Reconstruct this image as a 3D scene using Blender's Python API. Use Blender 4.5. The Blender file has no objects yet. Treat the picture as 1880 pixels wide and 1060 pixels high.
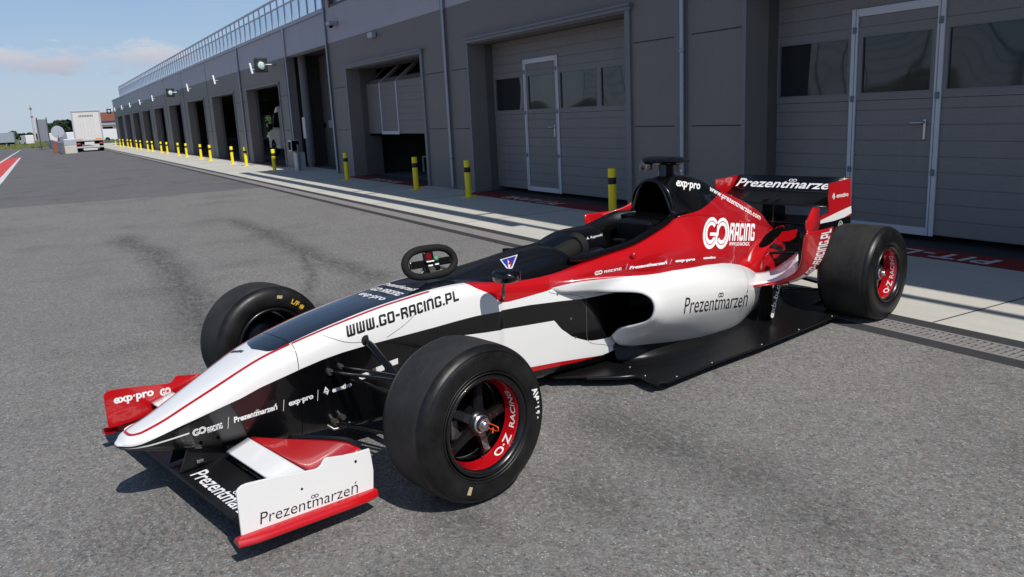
import bpy, bmesh, math, random
from mathutils import Vector, Matrix
from mathutils.bvhtree import BVHTree
R = math.radians
random.seed(7)
sc = bpy.context.scene
COL = sc.collection

# ------------------------------------------------------------------ camera
CAM_H = 1.42
yaw, pitch, roll = R(150.77), R(12.327), R(-2.844)
F = Vector((math.cos(yaw) * math.cos(pitch), math.sin(yaw) * math.cos(pitch), -math.sin(pitch)))
r0 = Vector((math.sin(yaw), -math.cos(yaw), 0))
u0 = r0.cross(F)
RR = math.cos(roll) * r0 + math.sin(roll) * u0
UU = -math.sin(roll) * r0 + math.cos(roll) * u0
cam_d = bpy.data.cameras.new('camera')
cam = bpy.data.objects.new('camera', cam_d)
COL.objects.link(cam)
m = Matrix((RR, UU, -F)).transposed().to_4x4()
m.translation = Vector((0, 0, CAM_H))
cam.matrix_world = m
cam_d.sensor_width = 36
cam_d.lens = 1500 / 1880 * 36
cam_d.clip_start = 0.05
cam_d.clip_end = 3000
sc.camera = cam

# ------------------------------------------------------------------ sun + sky
SUN_AZ, SUN_EL = R(4), R(50)        # direction towards the sun
sd = bpy.data.lights.new('sun', 'SUN')
sd.energy = 4.4
sd.angle = R(0.55)
sd.color = (1.0, 0.955, 0.89)
sun = bpy.data.objects.new('sun', sd)
COL.objects.link(sun)
tosun = Vector((math.cos(SUN_AZ) * math.cos(SUN_EL), math.sin(SUN_AZ) * math.cos(SUN_EL), math.sin(SUN_EL)))
sun.rotation_euler = tosun.to_track_quat('Z', 'Y').to_euler()
sun.location = (30, 10, 40)

W = bpy.data.worlds.new('World')
sc.world = W
W.use_nodes = True
nt = W.node_tree
bg = nt.nodes['Background']
sky = nt.nodes.new('ShaderNodeTexSky')
sky.sky_type = 'NISHITA'
sky.sun_disc = False
sky.sun_elevation = SUN_EL
sky.sun_rotation = R(90) - SUN_AZ
sky.air_density = 1.0
sky.dust_density = 0.35
sky.ozone_density = 2.2
tc = nt.nodes.new('ShaderNodeTexCoord')
sep = nt.nodes.new('ShaderNodeSeparateXYZ')
nt.links.new(tc.outputs['Generated'], sep.inputs[0])
def wmath(op, a, b=None, clamp=False):
    x = nt.nodes.new('ShaderNodeMath'); x.operation = op; x.use_clamp = clamp
    for i, q in enumerate((a, b)):
        if q is None: continue
        if isinstance(q, (int, float)): x.inputs[i].default_value = q
        else: nt.links.new(q, x.inputs[i])
    return x.outputs[0]
def wnoise(scale, stretch, detail=7, rough=.58):
    mp = nt.nodes.new('ShaderNodeMapping'); mp.inputs['Scale'].default_value = stretch
    nt.links.new(tc.outputs['Generated'], mp.inputs[0])
    n_ = nt.nodes.new('ShaderNodeTexNoise'); n_.inputs['Scale'].default_value = scale; n_.inputs['Detail'].default_value = detail; n_.inputs['Roughness'].default_value = rough
    nt.links.new(mp.outputs[0], n_.inputs[0]); return n_.outputs[0]
def wmix(f, a, b):
    x = nt.nodes.new('ShaderNodeMixRGB')
    for i, q in enumerate((f, a, b)):
        if isinstance(q, (int, float)): x.inputs[i].default_value = q
        elif isinstance(q, tuple): x.inputs[i].default_value = (*q, 1)
        else: nt.links.new(q, x.inputs[i])
    return x.outputs[0]
dx, dy, dz = sep.outputs
# summer haze: the low sky is pale blue
low = wmath('SUBTRACT', 1.0, wmath('MULTIPLY', wmath('MAXIMUM', dz, 0.0), 2.6), clamp=True)
hazec = wmix(wmath('MULTIPLY', wmath('MAXIMUM', dz, 0.0), 7.0, clamp=True), (4.5, 5.5, 7.0), (2.6, 4.0, 6.7))
skyc = wmix(wmath('MULTIPLY', low, 0.85), sky.outputs[0], hazec)
# scattered cumulus, low and flat
nbig = wnoise(3.2, (1, 1, 4.5)); 
band = wmath('MULTIPLY', wmath('MULTIPLY', wmath('SUBTRACT', dz, 0.035), 22.0, clamp=True), wmath('SUBTRACT', 1.0, wmath('MULTIPLY', wmath('SUBTRACT', dz, 0.30), 4.0, clamp=True)))
c1 = wmath('MULTIPLY', wmath('MULTIPLY', wmath('SUBTRACT', nbig, 0.56), 7.0, clamp=True), band)
# the flat bank above the far end of the pit lane
ey_ = wmath('DIVIDE', wmath('SUBTRACT', dy, 0.05), 0.125); ez_ = wmath('DIVIDE', wmath('SUBTRACT', dz, 0.074), 0.0155)
rr_ = wmath('SQRT', wmath('ADD', wmath('POWER', wmath('ABSOLUTE', ey_), 2.0), wmath('POWER', wmath('ABSOLUTE', ez_), 2.0)))
nfine = wnoise(11.0, (1, 1, 3.4), 9, .66)
bank = wmath('MULTIPLY', wmath('ADD', wmath('SUBTRACT', 0.95, rr_), wmath('MULTIPLY', wmath('SUBTRACT', nfine, 0.5), 4.2)), 1.5, clamp=True)
front = wmath('LESS_THAN', dx, 0.0)
bank = wmath('MULTIPLY', bank, front)
c1 = wmath('MULTIPLY', c1, wmath('SUBTRACT', 1.0, wmath('MULTIPLY', front, wmath('LESS_THAN', wmath('ABSOLUTE', dy), 0.3))))
skyc = wmix(wmath('MULTIPLY', c1, 0.8), skyc, (7.5, 7.6, 8.0))
wisp = wmath('MULTIPLY', wmath('MULTIPLY', wmath('SUBTRACT', wnoise(6.0, (1, 1, 7)), 0.52), 3.0, clamp=True), 0.22)
skyc = wmix(wisp, skyc, (5.6, 5.8, 6.4))
skyc = wmix(wmath('MULTIPLY', bank, 0.85), skyc, wmix(wmath('MULTIPLY', wmath('ADD', ez_, 1.0), 0.5, clamp=True), (4.4, 4.4, 5.3), (7.0, 6.8, 7.1)))
nt.links.new(skyc, bg.inputs[0])
bg.inputs[1].default_value = 0.1

sc.view_settings.view_transform = 'Standard'
sc.view_settings.look = 'None'
sc.view_settings.gamma = 1
sc.view_settings.exposure = 0.0
sc.cycles.max_bounces = 8
sc.cycles.use_denoising = True

# ------------------------------------------------------------------ helpers
def link(o, parent=None):
    COL.objects.link(o)
    if parent is not None:
        o.parent = parent
    return o

def tag(o, label=None, cat=None, group=None, kind=None):
    if label: o['label'] = label
    if cat: o['category'] = cat
    if group: o['group'] = group
    if kind: o['kind'] = kind
    return o

def empty(name, loc=(0, 0, 0), rz=0.0):
    o = bpy.data.objects.new(name, None)
    o.empty_display_size = 0.1
    o.location = loc
    o.rotation_euler = (0, 0, rz)
    return link(o)

def copy_tree(o, parent=None):
    c = o.copy(); COL.objects.link(c); c.parent = parent
    for ch in o.children:
        copy_tree(ch, c)
    return c

class MB:
    """collects shapes, becomes one mesh object"""
    def __init__(s):
        s.v = []; s.f = []; s.m = []; s.sm = []
        s.cur = 0; s.smooth = False
    def add(s, verts, faces, mi=None, smooth=None):
        b = len(s.v)
        s.v += [tuple(v) for v in verts]
        s.f += [tuple(b + i for i in f) for f in faces]
        s.m += [s.cur if mi is None else mi] * len(faces)
        s.sm += [s.smooth if smooth is None else smooth] * len(faces)
        return s
    def box(s, a, b, mi=None, M=None):
        x0, y0, z0 = a; x1, y1, z1 = b
        vs = [Vector(p) for p in ((x0,y0,z0),(x1,y0,z0),(x1,y1,z0),(x0,y1,z0),(x0,y0,z1),(x1,y0,z1),(x1,y1,z1),(x0,y1,z1))]
        if M is not None: vs = [M @ v for v in vs]
        return s.add(vs, [(0,3,2,1),(4,5,6,7),(0,1,5,4),(1,2,6,5),(2,3,7,6),(3,0,4,7)], mi, False)
    def bbox(s, a, b, bv=0.01, mi=None, M=None):
        """box with bevelled edges"""
        bm = bmesh.new()
        c = [(a[i] + b[i]) / 2 for i in range(3)]
        d = [abs(b[i] - a[i]) for i in range(3)]
        bmesh.ops.create_cube(bm, size=1)
        for v in bm.verts: v.co = Vector((c[0] + v.co.x * d[0], c[1] + v.co.y * d[1], c[2] + v.co.z * d[2]))
        bmesh.ops.bevel(bm, geom=bm.edges[:], offset=bv, segments=2, profile=0.5, affect='EDGES')
        if M is not None: bmesh.ops.transform(bm, matrix=M, verts=bm.verts)
        bm.verts.index_update()
        s.add([v.co for v in bm.verts], [[v.index for v in f.verts] for f in bm.faces], mi, False)
        bm.free()
        return s
    def tube(s, pts, r, n=10, mi=None, caps=True, flat=1.0, up=Vector((0, 0, 1))):
        pts = [Vector(p) for p in pts]
        rs = r if hasattr(r, '__len__') else [r] * len(pts)
        rings = []
        pu = None
        for i, p in enumerate(pts):
            t = (pts[min(i + 1, len(pts) - 1)] - pts[max(i - 1, 0)]).normalized()
            if pu is None:
                a = up if abs(t.dot(up)) < 0.95 else Vector((1, 0, 0))
                pu = (a - t * a.dot(t)).normalized()
            else:
                pu = (pu - t * pu.dot(t)).normalized()
            q = t.cross(pu)
            rings.append([p + (pu * math.sin(2 * math.pi * k / n) * flat + q * math.cos(2 * math.pi * k / n)) * rs[i] for k in range(n)])
        vs = [v for rg in rings for v in rg]
        fs = []
        for i in range(len(pts) - 1):
            for k in range(n):
                fs.append((i * n + k, i * n + (k + 1) % n, (i + 1) * n + (k + 1) % n, (i + 1) * n + k))
        s.add(vs, fs, mi, True)
        if caps:
            s.add(rings[0], [tuple(range(n))[::-1]], mi, False)
            s.add(rings[-1], [tuple(range(n))], mi, False)
        return s
    def prism(s, poly, z0, z1, axis='z', mi=None, M=None):
        """poly of 2D points extruded along the axis"""
        def P(a, b, c):
            v = {'z': Vector((a, b, c)), 'y': Vector((a, c, b)), 'x': Vector((c, a, b))}[axis]
            return M @ v if M is not None else v
        n = len(poly)
        vs = [P(x, y, z0) for x, y in poly] + [P(x, y, z1) for x, y in poly]
        fs = [tuple(range(n))[::-1], tuple(range(n, 2 * n))] + [(i, (i + 1) % n, n + (i + 1) % n, n + i) for i in range(n)]
        return s.add(vs, fs, mi, False)
    def lathe(s, prof, n=64, axis='y', mi=None, smooth=True, M=None, closed=False):
        """prof: list of (radius, offset along the axis)"""
        vs = []
        for (r_, h) in prof:
            for k in range(n):
                a = 2 * math.pi * k / n
                v = Vector((r_ * math.cos(a), h, r_ * math.sin(a))) if axis == 'y' else Vector((r_ * math.cos(a), r_ * math.sin(a), h))
                vs.append(M @ v if M is not None else v)
        fs = []
        m_ = len(prof)
        for i in range(m_ if closed else m_ - 1):
            j = (i + 1) % m_
            for k in range(n):
                fs.append((i * n + k, i * n + (k + 1) % n, j * n + (k + 1) % n, j * n + k))
        return s.add(vs, fs, mi, smooth)
    def grid(s, P, mi=None, smooth=True, flip=False):
        nu, nv = len(P), len(P[0])
        fs = []
        for i in range(nu - 1):
            for j in range(nv - 1):
                f = (i * nv + j, i * nv + j + 1, (i + 1) * nv + j + 1, (i + 1) * nv + j)
                fs.append(f[::-1] if flip else f)
        return s.add([p for row in P for p in row], fs, mi, smooth)
    def build(s, name, mats, parent=None, recalc=True, weld=0.0, loc=None):
        me = bpy.data.meshes.new(name)
        me.from_pydata(s.v, [], s.f)
        if not hasattr(mats, '__len__'): mats = [mats]
        for mt in mats: me.materials.append(mt)
        me.polygons.foreach_set('material_index', s.m)
        me.polygons.foreach_set('use_smooth', s.sm)
        me.update()
        if recalc or weld:
            bm = bmesh.new(); bm.from_mesh(me)
            if weld: bmesh.ops.remove_doubles(bm, verts=bm.verts, dist=weld)
            if recalc: bmesh.ops.recalc_face_normals(bm, faces=bm.faces)
            bm.to_mesh(me); bm.free()
        o = bpy.data.objects.new(name, me)
        link(o, parent)
        if loc: o.location = loc
        return o

def cr(pts, n):
    """Catmull-Rom through pts, n samples by arc-length-like parameter"""
    pts = [Vector(p) for p in pts]
    if len(pts) == 2: return [pts[0].lerp(pts[1], i / (n - 1)) for i in range(n)]
    P = [2 * pts[0] - pts[1]] + pts + [2 * pts[-1] - pts[-2]]
    d = [0.0]
    for i in range(len(pts) - 1): d.append(d[-1] + max(1e-6, (pts[i + 1] - pts[i]).length))
    out = []
    for k in range(n):
        s_ = d[-1] * k / (n - 1)
        i = 0
        while i < len(pts) - 2 and s_ > d[i + 1]: i += 1
        t = (s_ - d[i]) / (d[i + 1] - d[i])
        p0, p1, p2, p3 = P[i], P[i + 1], P[i + 2], P[i + 3]
        L = d[i + 1] - d[i]
        La = max(1e-6, (p1 - p0).length); Lb = max(1e-6, (p3 - p2).length)
        m1 = (p2 - p0) / (La + L) * L
        m2 = (p3 - p1) / (L + Lb) * L
        t2, t3 = t * t, t * t * t
        out.append((2*t3-3*t2+1)*p1 + (t3-2*t2+t)*m1 + (-2*t3+3*t2)*p2 + (t3-t2)*m2)
    return out

def interp_x(tab, x, k):
    """smooth lookup in table rows (x, a, b, ...) sorted by falling x"""
    n = len(tab)
    if x >= tab[0][0]: return tab[0][k]
    if x <= tab[-1][0]: return tab[-1][k]
    i = 0
    while tab[i + 1][0] > x: i += 1
    x1, x2 = tab[i][0], tab[i + 1][0]
    y1, y2 = tab[i][k], tab[i + 1][k]
    h = x2 - x1
    s1 = (tab[i + 1][k] - tab[i - 1][k]) / (tab[i + 1][0] - tab[i - 1][0]) if i > 0 else (y2 - y1) / h
    s2 = (tab[i + 2][k] - tab[i][k]) / (tab[i + 2][0] - tab[i][0]) if i < n - 2 else (y2 - y1) / h
    t = (x - x1) / h
    return (2*t**3-3*t**2+1)*y1 + (t**3-2*t**2+t)*h*s1 + (-2*t**3+3*t**2)*y2 + (t**3-t**2)*h*s2

# ------------------------------------------------------------------ materials
def mat(name, col=(0.5, 0.5, 0.5), rough=0.5, metal=0.0, coat=0.0, spec=0.5, coatr=0.03):
    mt = bpy.data.materials.new(name)
    mt.use_nodes = True
    b = mt.node_tree.nodes['Principled BSDF']
    b.inputs['Base Color'].default_value = (*col, 1)
    b.inputs['Roughness'].default_value = rough
    b.inputs['Metallic'].default_value = metal
    b.inputs['Coat Weight'].default_value = coat
    b.inputs['Coat Roughness'].default_value = coatr
    b.inputs['Specular IOR Level'].default_value = spec
    return mt

class NT:
    def __init__(s, mt):
        s.mt = mt; s.t = mt.node_tree; s.b = s.t.nodes['Principled BSDF']
    def n(s, typ, **kw):
        x = s.t.nodes.new(typ)
        for k, v in kw.items(): setattr(x, k, v)
        return x
    def l(s, a, b): s.t.links.new(a, b)
    def obj(s):
        return s.n('ShaderNodeTexCoord').outputs['Object']
    def noise(s, scale, detail=4, rough=0.5, vec=None, stretch=None):
        x = s.n('ShaderNodeTexNoise')
        x.inputs['Scale'].default_value = scale; x.inputs['Detail'].default_value = detail; x.inputs['Roughness'].default_value = rough
        v = vec or s.obj()
        if stretch:
            mp_ = s.n('ShaderNodeMapping'); mp_.inputs['Scale'].default_value = stretch
            s.l(v, mp_.inputs[0]); v = mp_.outputs[0]
        s.l(v, x.inputs[0])
        return x.outputs[0]
    def math(s, op, a, b=None, c=None, clamp=False):
        x = s.n('ShaderNodeMath', operation=op); x.use_clamp = clamp
        for i, q in enumerate((a, b, c)):
            if q is None: continue
            if isinstance(q, (int, float)): x.inputs[i].default_value = q
            else: s.l(q, x.inputs[i])
        return x.outputs[0]
    def ramp(s, fac, stops):
        x = s.n('ShaderNodeValToRGB'); e = x.color_ramp.elements
        e[0].position, e[0].color = stops[0][0], (*stops[0][1], 1)
        e[1].position, e[1].color = stops[-1][0], (*stops[-1][1], 1)
        for p, c in stops[1:-1]:
            q = e.new(p); q.color = (*c, 1)
        s.l(fac, x.inputs[0]); return x.outputs[0]
    def mix(s, f, a, b, mode='MIX'):
        x = s.n('ShaderNodeMixRGB', blend_type=mode)
        for i, q in enumerate((f, a, b)):
            if isinstance(q, (int, float)): x.inputs[i].default_value = q
            elif isinstance(q, tuple): x.inputs[i].default_value = (*q, 1)
            else: s.l(q, x.inputs[i])
        return x.outputs[0]
    def bump(s, h, strength=0.3, dist=0.01):
        x = s.n('ShaderNodeBump'); x.inputs['Strength'].default_value = strength; x.inputs['Distance'].default_value = dist
        s.l(h, x.inputs['Height']); s.l(x.outputs[0], s.b.inputs['Normal'])
    def color(s, c): s.l(c, s.b.inputs['Base Color'])
    def rough(s, c): s.l(c, s.b.inputs['Roughness'])
    def curve(s, fac, pts, x0, x1, y0, y1):
        """piecewise-linear function of fac through pts"""
        t = s.n('ShaderNodeMapRange'); t.inputs[1].default_value = x0; t.inputs[2].default_value = x1
        s.l(fac, t.inputs[0])
        fc = s.n('ShaderNodeFloatCurve')
        c = fc.mapping.curves[0]
        q = sorted(((px_ - x0) / (x1 - x0), (py_ - y0) / (y1 - y0)) for px_, py_ in pts)
        c.points[0].location = q[0]; c.points[1].location = q[-1]
        for a in q[1:-1]: c.points.new(*a)
        for p in c.points: p.handle_type = 'VECTOR'
        fc.mapping.extend = 'HORIZONTAL'
        fc.mapping.update()
        s.l(t.outputs[0], fc.inputs['Value'])
        return s.math('MULTIPLY_ADD', fc.outputs[0], y1 - y0, y0)

WHITE = (0.78, 0.78, 0.77); RED = (0.45, 0.0035, 0.007); BLACK = (0.002, 0.002, 0.0024)
M = {}
M['white'] = mat('white_paint', WHITE, 0.25, coat=0.6)
M['red'] = mat('red_paint', RED, 0.28, coat=0.8)
M['black'] = mat('black_paint', BLACK, 0.24, coat=0.35, spec=0.35)
M['carbon'] = mat('carbon_black', (0.004, 0.004, 0.0045), 0.34, coat=0.15, coatr=0.15, spec=.35)
M['floor'] = mat('floor_carbon', (0.005, 0.005, 0.0055), 0.34, coat=0.0, coatr=0.2, spec=.3)
M['mattblack'] = mat('satin_black', (0.006, 0.006, 0.007), 0.42, spec=0.35)
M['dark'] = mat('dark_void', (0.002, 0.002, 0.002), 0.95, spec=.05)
M['vinyl'] = mat('white_vinyl', (0.8, 0.8, 0.8), 0.4)
M['vinylk'] = mat('black_vinyl', (0.01, 0.01, 0.011), 0.4)
M['gold'] = mat('yellow_paint_marker', (0.6, 0.38, 0.03), 0.6)
M['silver'] = mat('silver_metal', (0.6, 0.6, 0.62), 0.28, 1.0)
M['steel'] = mat('dull_steel', (0.25, 0.24, 0.23), 0.4, 0.9)
M['alu'] = mat('pale_aluminium', (0.42, 0.45, 0.5), 0.45, 0.3)
M['blackrim'] = mat('black_rim', (0.005, 0.005, 0.006), 0.3, coat=0.25, spec=.4)
M['redrim'] = mat('red_rim', (0.40, 0.004, 0.008), 0.22, coat=0.8)
M['orange'] = mat('orange_clip', (0.8, 0.09, 0.01), 0.4)
M['navy'] = mat('navy_decal', (0.03, 0.03, 0.32), 0.4)
M['green'] = mat('green_knob', (0.05, 0.35, 0.15), 0.4)
M['redlens'] = mat('dark_red_display', (0.15, 0.005, 0.01), 0.2)
M['grip'] = mat('suede_grip', (0.010, 0.010, 0.010), 0.8, spec=.3)
M['tan'] = mat('tan_sticker', (0.45, 0.36, 0.22), 0.6)

def tyre_mat():
    mt = mat('tyre_rubber', (0.02, 0.02, 0.02), 0.6, spec=0.35)
    k = NT(mt)
    n1 = k.noise(9, 6, 0.65); n2 = k.noise(160, 3, 0.6)
    c = k.mix(k.ramp(n1, [(0.35, (0, 0, 0)), (0.7, (1, 1, 1))]), (0.004, 0.004, 0.0043), (0.014, 0.0135, 0.013))
    c = k.mix(k.math('MULTIPLY', k.ramp(n2, [(0.66, (0, 0, 0)), (0.78, (1, 1, 1))]), 0.25), c, (0.10, 0.095, 0.09))
    k.color(c)
    k.rough(k.ramp(n1, [(0.3, (0.30,) * 3), (0.7, (0.52,) * 3)]))
    k.bump(n2, 0.12, 0.002)
    return mt
M['tyre'] = tyre_mat()

def tread_mat():
    mt = mat('tyre_tread', (0.03, 0.03, 0.03), 0.75, spec=0.3)
    k = NT(mt)
    n1 = k.noise(7, 5, 0.6); n2 = k.noise(260, 4, 0.7)
    c = k.mix(k.ramp(n1, [(0.3, (0, 0, 0)), (0.75, (1, 1, 1))]), (0.015, 0.0148, 0.0145), (0.036, 0.0345, 0.033))
    c = k.mix(k.math('MULTIPLY', k.ramp(n2, [(0.62, (0, 0, 0)), (0.76, (1, 1, 1))]), 0.4), c, (0.13, 0.12, 0.11))
    n3 = k.noise(5, 6, 0.75, None, (1, 6, 1))
    c = k.mix(k.math('MULTIPLY', k.ramp(n3, [(0.56, (0, 0, 0)), (0.7, (1, 1, 1))]), .35), c, (0.075, 0.068, 0.06))
    k.color(c); k.bump(n2, 0.3, 0.003)
    return mt
M['tread'] = tread_mat()

STAINS = [(-2.85, 2.08, .28, .22), (-2.5, 2.12, .4, .25), (-2.15, 2.18, .45, .28), (-1.75, 2.15, .45, .3), (-2.45, 1.12, .3, .18), (-2.0, .8, .4, .25), (-2.3, 1.6, .35, .2), (-6.2, 1.7, .6, .2), (-4.7, 1.9, .5, .25)]
TYRE_BANDS = [([(-12.6, .84), (-11.5, .84), (-10.1, .98), (-8.9, 1.0), (-7.8, .97), (-6.8, .9), (-5.2, .8)], .3),
    ([(-13.2, 2.42), (-11.8, 2.4), (-10, 2.42), (-8.7, 2.38), (-7.8, 2.45), (-6.4, 2.5)], .26),
    ([(-10.2, 2.5), (-9.8, 2.46), (-8.4, 2.24), (-7.2, 1.96), (-6.3, 1.7)], .1)]

def asphalt(name, base, tint=1.0, marks=True):
    mt = mat(name, base, 0.85, spec=0.25)
    k = NT(mt); v = k.obj()
    big = k.noise(0.35, 5, 0.6, v); mid = k.noise(2.6, 6, 0.62, v); fine = k.noise(75, 6, 0.85, v)
    vo = k.n('ShaderNodeTexVoronoi'); vo.inputs['Scale'].default_value = 130; k.l(v, vo.inputs[0])
    b = Vector(base)
    g1 = k.n('ShaderNodeTexVoronoi'); g1.inputs['Scale'].default_value = 150; k.l(v, g1.inputs[0])
    g2 = k.n('ShaderNodeTexVoronoi'); g2.inputs['Scale'].default_value = 60; k.l(v, g2.inputs[0])
    s1_ = k.n('ShaderNodeSeparateColor'); k.l(g1.outputs['Color'], s1_.inputs[0]); s2_ = k.n('ShaderNodeSeparateColor'); k.l(g2.outputs['Color'], s2_.inputs[0])
    gr = k.math('ADD', k.math('MULTIPLY', s1_.outputs[0], .55), k.math('ADD', k.math('MULTIPLY', s2_.outputs[0], .30), k.math('MULTIPLY', fine, .3)))
    c = k.ramp(gr, [(0.12, tuple(b * 0.30)), (0.42, tuple(b * 0.86)), (0.66, tuple(b * 1.12)), (0.95, tuple(b * 1.75))])
    c = k.mix(k.math('MULTIPLY', k.math('LESS_THAN', s2_.outputs[1], .2), .35), c, (b.x * 1.25, b.y * 1.02, b.z * .86))
    c = k.mix(k.math('MULTIPLY', k.ramp(big, [(0.38, (0, 0, 0)), (0.62, (1, 1, 1))]), 0.22), c, tuple(b * 0.75))
    c = k.mix(k.math('MULTIPLY', k.ramp(mid, [(0.5, (0, 0, 0)), (0.75, (1, 1, 1))]), 0.2), c, tuple(b * 0.6))
    c = k.mix(k.math('MULTIPLY', k.math('GREATER_THAN', s1_.outputs[1], .975), k.math('LESS_THAN', g1.outputs['Distance'], .45)), c, tuple(b * 2.6))
    # worn patches where the fines are gone and dark cracks show
    wp = k.ramp(k.noise(0.8, 4, 0.6, v), [(0.52, (0, 0, 0)), (0.66, (1, 1, 1))])
    cr_ = k.ramp(k.noise(26, 7, 0.8, v, (1, 1.9, 1)), [(0.46, (1, 1, 1)), (0.53, (0, 0, 0))])
    c = k.mix(k.math('MULTIPLY', k.math('MULTIPLY', wp, cr_), .5), c, tuple(b * .28))
    # scattered dark scuffs, stretched
    sc_ = k.noise(4.5, 5, 0.7, v, (1, 3.2, 1))
    patch = k.noise(0.55, 3, 0.5, v)
    s1 = k.math('MULTIPLY', k.ramp(sc_, [(0.60, (0, 0, 0)), (0.72, (1, 1, 1))]), k.ramp(patch, [(0.48, (0, 0, 0)), (0.68, (1, 1, 1))]))
    c = k.mix(k.math('MULTIPLY', s1, 0.35), c, tuple(b * 0.35))
    if marks:
        # tyre rubber laid down in two curved bands
        sx = k.n('ShaderNodeSeparateXYZ'); k.l(v, sx.inputs[0])
        X, Y = sx.outputs[0], sx.outputs[1]
        wob = k.math('MULTIPLY_ADD', k.noise(1.3, 3, 0.5, v), 0.26, -0.13)
        tot = None
        for pts, w in (TYRE_BANDS):
            xs = [p[0] for p in pts]; ys = [p[1] for p in pts]
            cv = k.curve(X, pts, min(xs), max(xs), min(ys) - 0.5, max(ys) + 0.5)
            d = k.math('ABSOLUTE', k.math('SUBTRACT', k.math('ADD', Y, wob), cv))
            f = k.math('SUBTRACT', 1.0, k.math('DIVIDE', d, w), clamp=True)
            inx = k.math('MULTIPLY', k.math('MULTIPLY', k.math('SUBTRACT', X, min(xs)), 1.6, clamp=True), k.math('MULTIPLY', k.math('SUBTRACT', max(xs), X), 1.6, clamp=True))
            f = k.math('MULTIPLY', f, inx)
            tot = f if tot is None else k.math('MAXIMUM', tot, f)
        g = k.math('MULTIPLY', tot, k.ramp(k.noise(11, 7, 0.8, v, (.6, 1.6, 1)), [(0.38, (0.12,) * 3), (0.58, (1, 1, 1))]))
        c = k.mix(k.math('MULTIPLY', g, 0.78), c, tuple(b * 0.22))
        # oily stains where cars stop
        tot2 = None
        for (sx_, sy_, rx_, ry_) in STAINS:
            ex_ = k.math('DIVIDE', k.math('SUBTRACT', X, sx_), rx_); ey_ = k.math('DIVIDE', k.math('SUBTRACT', Y, sy_), ry_)
            q_ = k.math('SUBTRACT', 1.0, k.math('SQRT', k.math('ADD', k.math('MULTIPLY', ex_, ex_), k.math('MULTIPLY', ey_, ey_))), clamp=True)
            tot2 = q_ if tot2 is None else k.math('MAXIMUM', tot2, q_)
        sn = k.ramp(k.noise(17, 8, 0.82, v, (1, 1.5, 1)), [(0.40, (0, 0, 0)), (0.54, (1, 1, 1))])
        c = k.mix(k.math('MULTIPLY', k.math('MULTIPLY', k.math('POWER', tot2, .9), sn), 0.55), c, tuple(b * .24))
    k.color(c)
    k.bump(k.math('ADD', fine, s1_.outputs[0]), 0.5, 0.004)
    return mt
def building_mat(name, base, seam=True):
    mt = mat(name, base, 0.55, spec=0.3)
    k = NT(mt); v = k.obj()
    n1 = k.noise(1.1, 5, 0.6, v); n2 = k.noise(40, 3, 0.6, v)
    b = Vector(base)
    c = k.mix(n1, tuple(b * 0.88), tuple(b * 1.12))
    c = k.mix(k.math('MULTIPLY', n2, 0.25), c, tuple(b * 0.7))
    st = k.noise(6, 3, 0.6, v, (1.5, 1.5, 0.12))
    c = k.mix(k.math('MULTIPLY', k.ramp(st, [(0.55, (0, 0, 0)), (0.8, (1, 1, 1))]), 0.15), c, tuple(b * 1.5))
    k.color(c)
    sx = k.n('ShaderNodeSeparateXYZ'); k.l(v, sx.inputs[0])
    rib = k.math('SINE', k.math('MULTIPLY', sx.outputs[2], 420.0))
    k.bump(rib, 0.12, 0.002)
    return mt

def plain(name, base, rough=0.6, amt=0.18, scale=3.0, metal=0.0, coat=0.0, spec=0.4):
    mt = mat(name, base, rough, metal, coat, spec)
    k = NT(mt); v = k.obj(); b = Vector(base)
    c = k.mix(k.noise(scale, 6, 0.62, v), tuple(b * (1 - amt)), tuple(b * (1 + amt)))
    c = k.mix(k.math('MULTIPLY', k.ramp(k.noise(scale * 9, 4, 0.7, v), [(0.55, (0, 0, 0)), (0.75, (1, 1, 1))]), amt * 1.4), c, tuple(b * 0.6))
    k.color(c)
    return mt

M['asphalt'] = asphalt('pit_lane_asphalt', (0.178, 0.175, 0.169))
M['asphalt_dark'] = asphalt('dark_asphalt', (0.125, 0.123, 0.127), marks=False)
M['grass'] = plain('grass_ground', (0.09, 0.12, 0.035), 0.9, 0.35, 0.4)
M['wall_low'] = building_mat('charcoal_cladding', (0.195, 0.182, 0.172))
M['wall_up'] = building_mat('blue_grey_cladding', (0.42, 0.43, 0.48))
M['reveal'] = plain('dark_reveal', (0.105, 0.10, 0.095), 0.6)
M['reveal_pale'] = plain('grey_reveal', (0.17, 0.17, 0.175), 0.6)
M['trim'] = plain('grey_trim', (0.16, 0.165, 0.18), 0.45, 0.08)
M['flash'] = plain('parapet_flashing', (0.3, 0.33, 0.4), 0.4, 0.05)
M['pipe'] = plain('galvanised_pipe', (0.36, 0.38, 0.43), 0.35, 0.1, metal=0.5)
M['joint'] = mat('joint_dark', (0.03, 0.03, 0.035), 0.8)
M['doorp'] = building_mat('door_panel', (0.22, 0.21, 0.205))
M['frame'] = plain('pale_door_frame', (0.56, 0.56, 0.60), 0.4, 0.06)
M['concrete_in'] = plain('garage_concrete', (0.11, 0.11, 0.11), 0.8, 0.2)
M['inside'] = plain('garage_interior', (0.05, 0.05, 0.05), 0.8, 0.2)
M['yellow'] = plain('bollard_yellow', (0.88, 0.69, 0.014), 0.45, 0.08, 8)
M['bblack'] = plain('bollard_black', (0.015, 0.015, 0.015), 0.6)
M['redline'] = plain('red_threshold_paint', (0.22, 0.012, 0.015), 0.6, 0.15, 5)
M['whiteline'] = plain('white_road_paint', (0.6, 0.6, 0.6), 0.7, 0.1, 8)
M['redroad'] = plain('red_road_paint', (0.55, 0.06, 0.05), 0.7, 0.1, 8)
M['truckw'] = plain('truck_white', (0.6, 0.59, 0.58), 0.5, 0.06)
M['leaf'] = plain('foliage', (0.05, 0.085, 0.025), 0.8, 0.45, 0.9)
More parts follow.
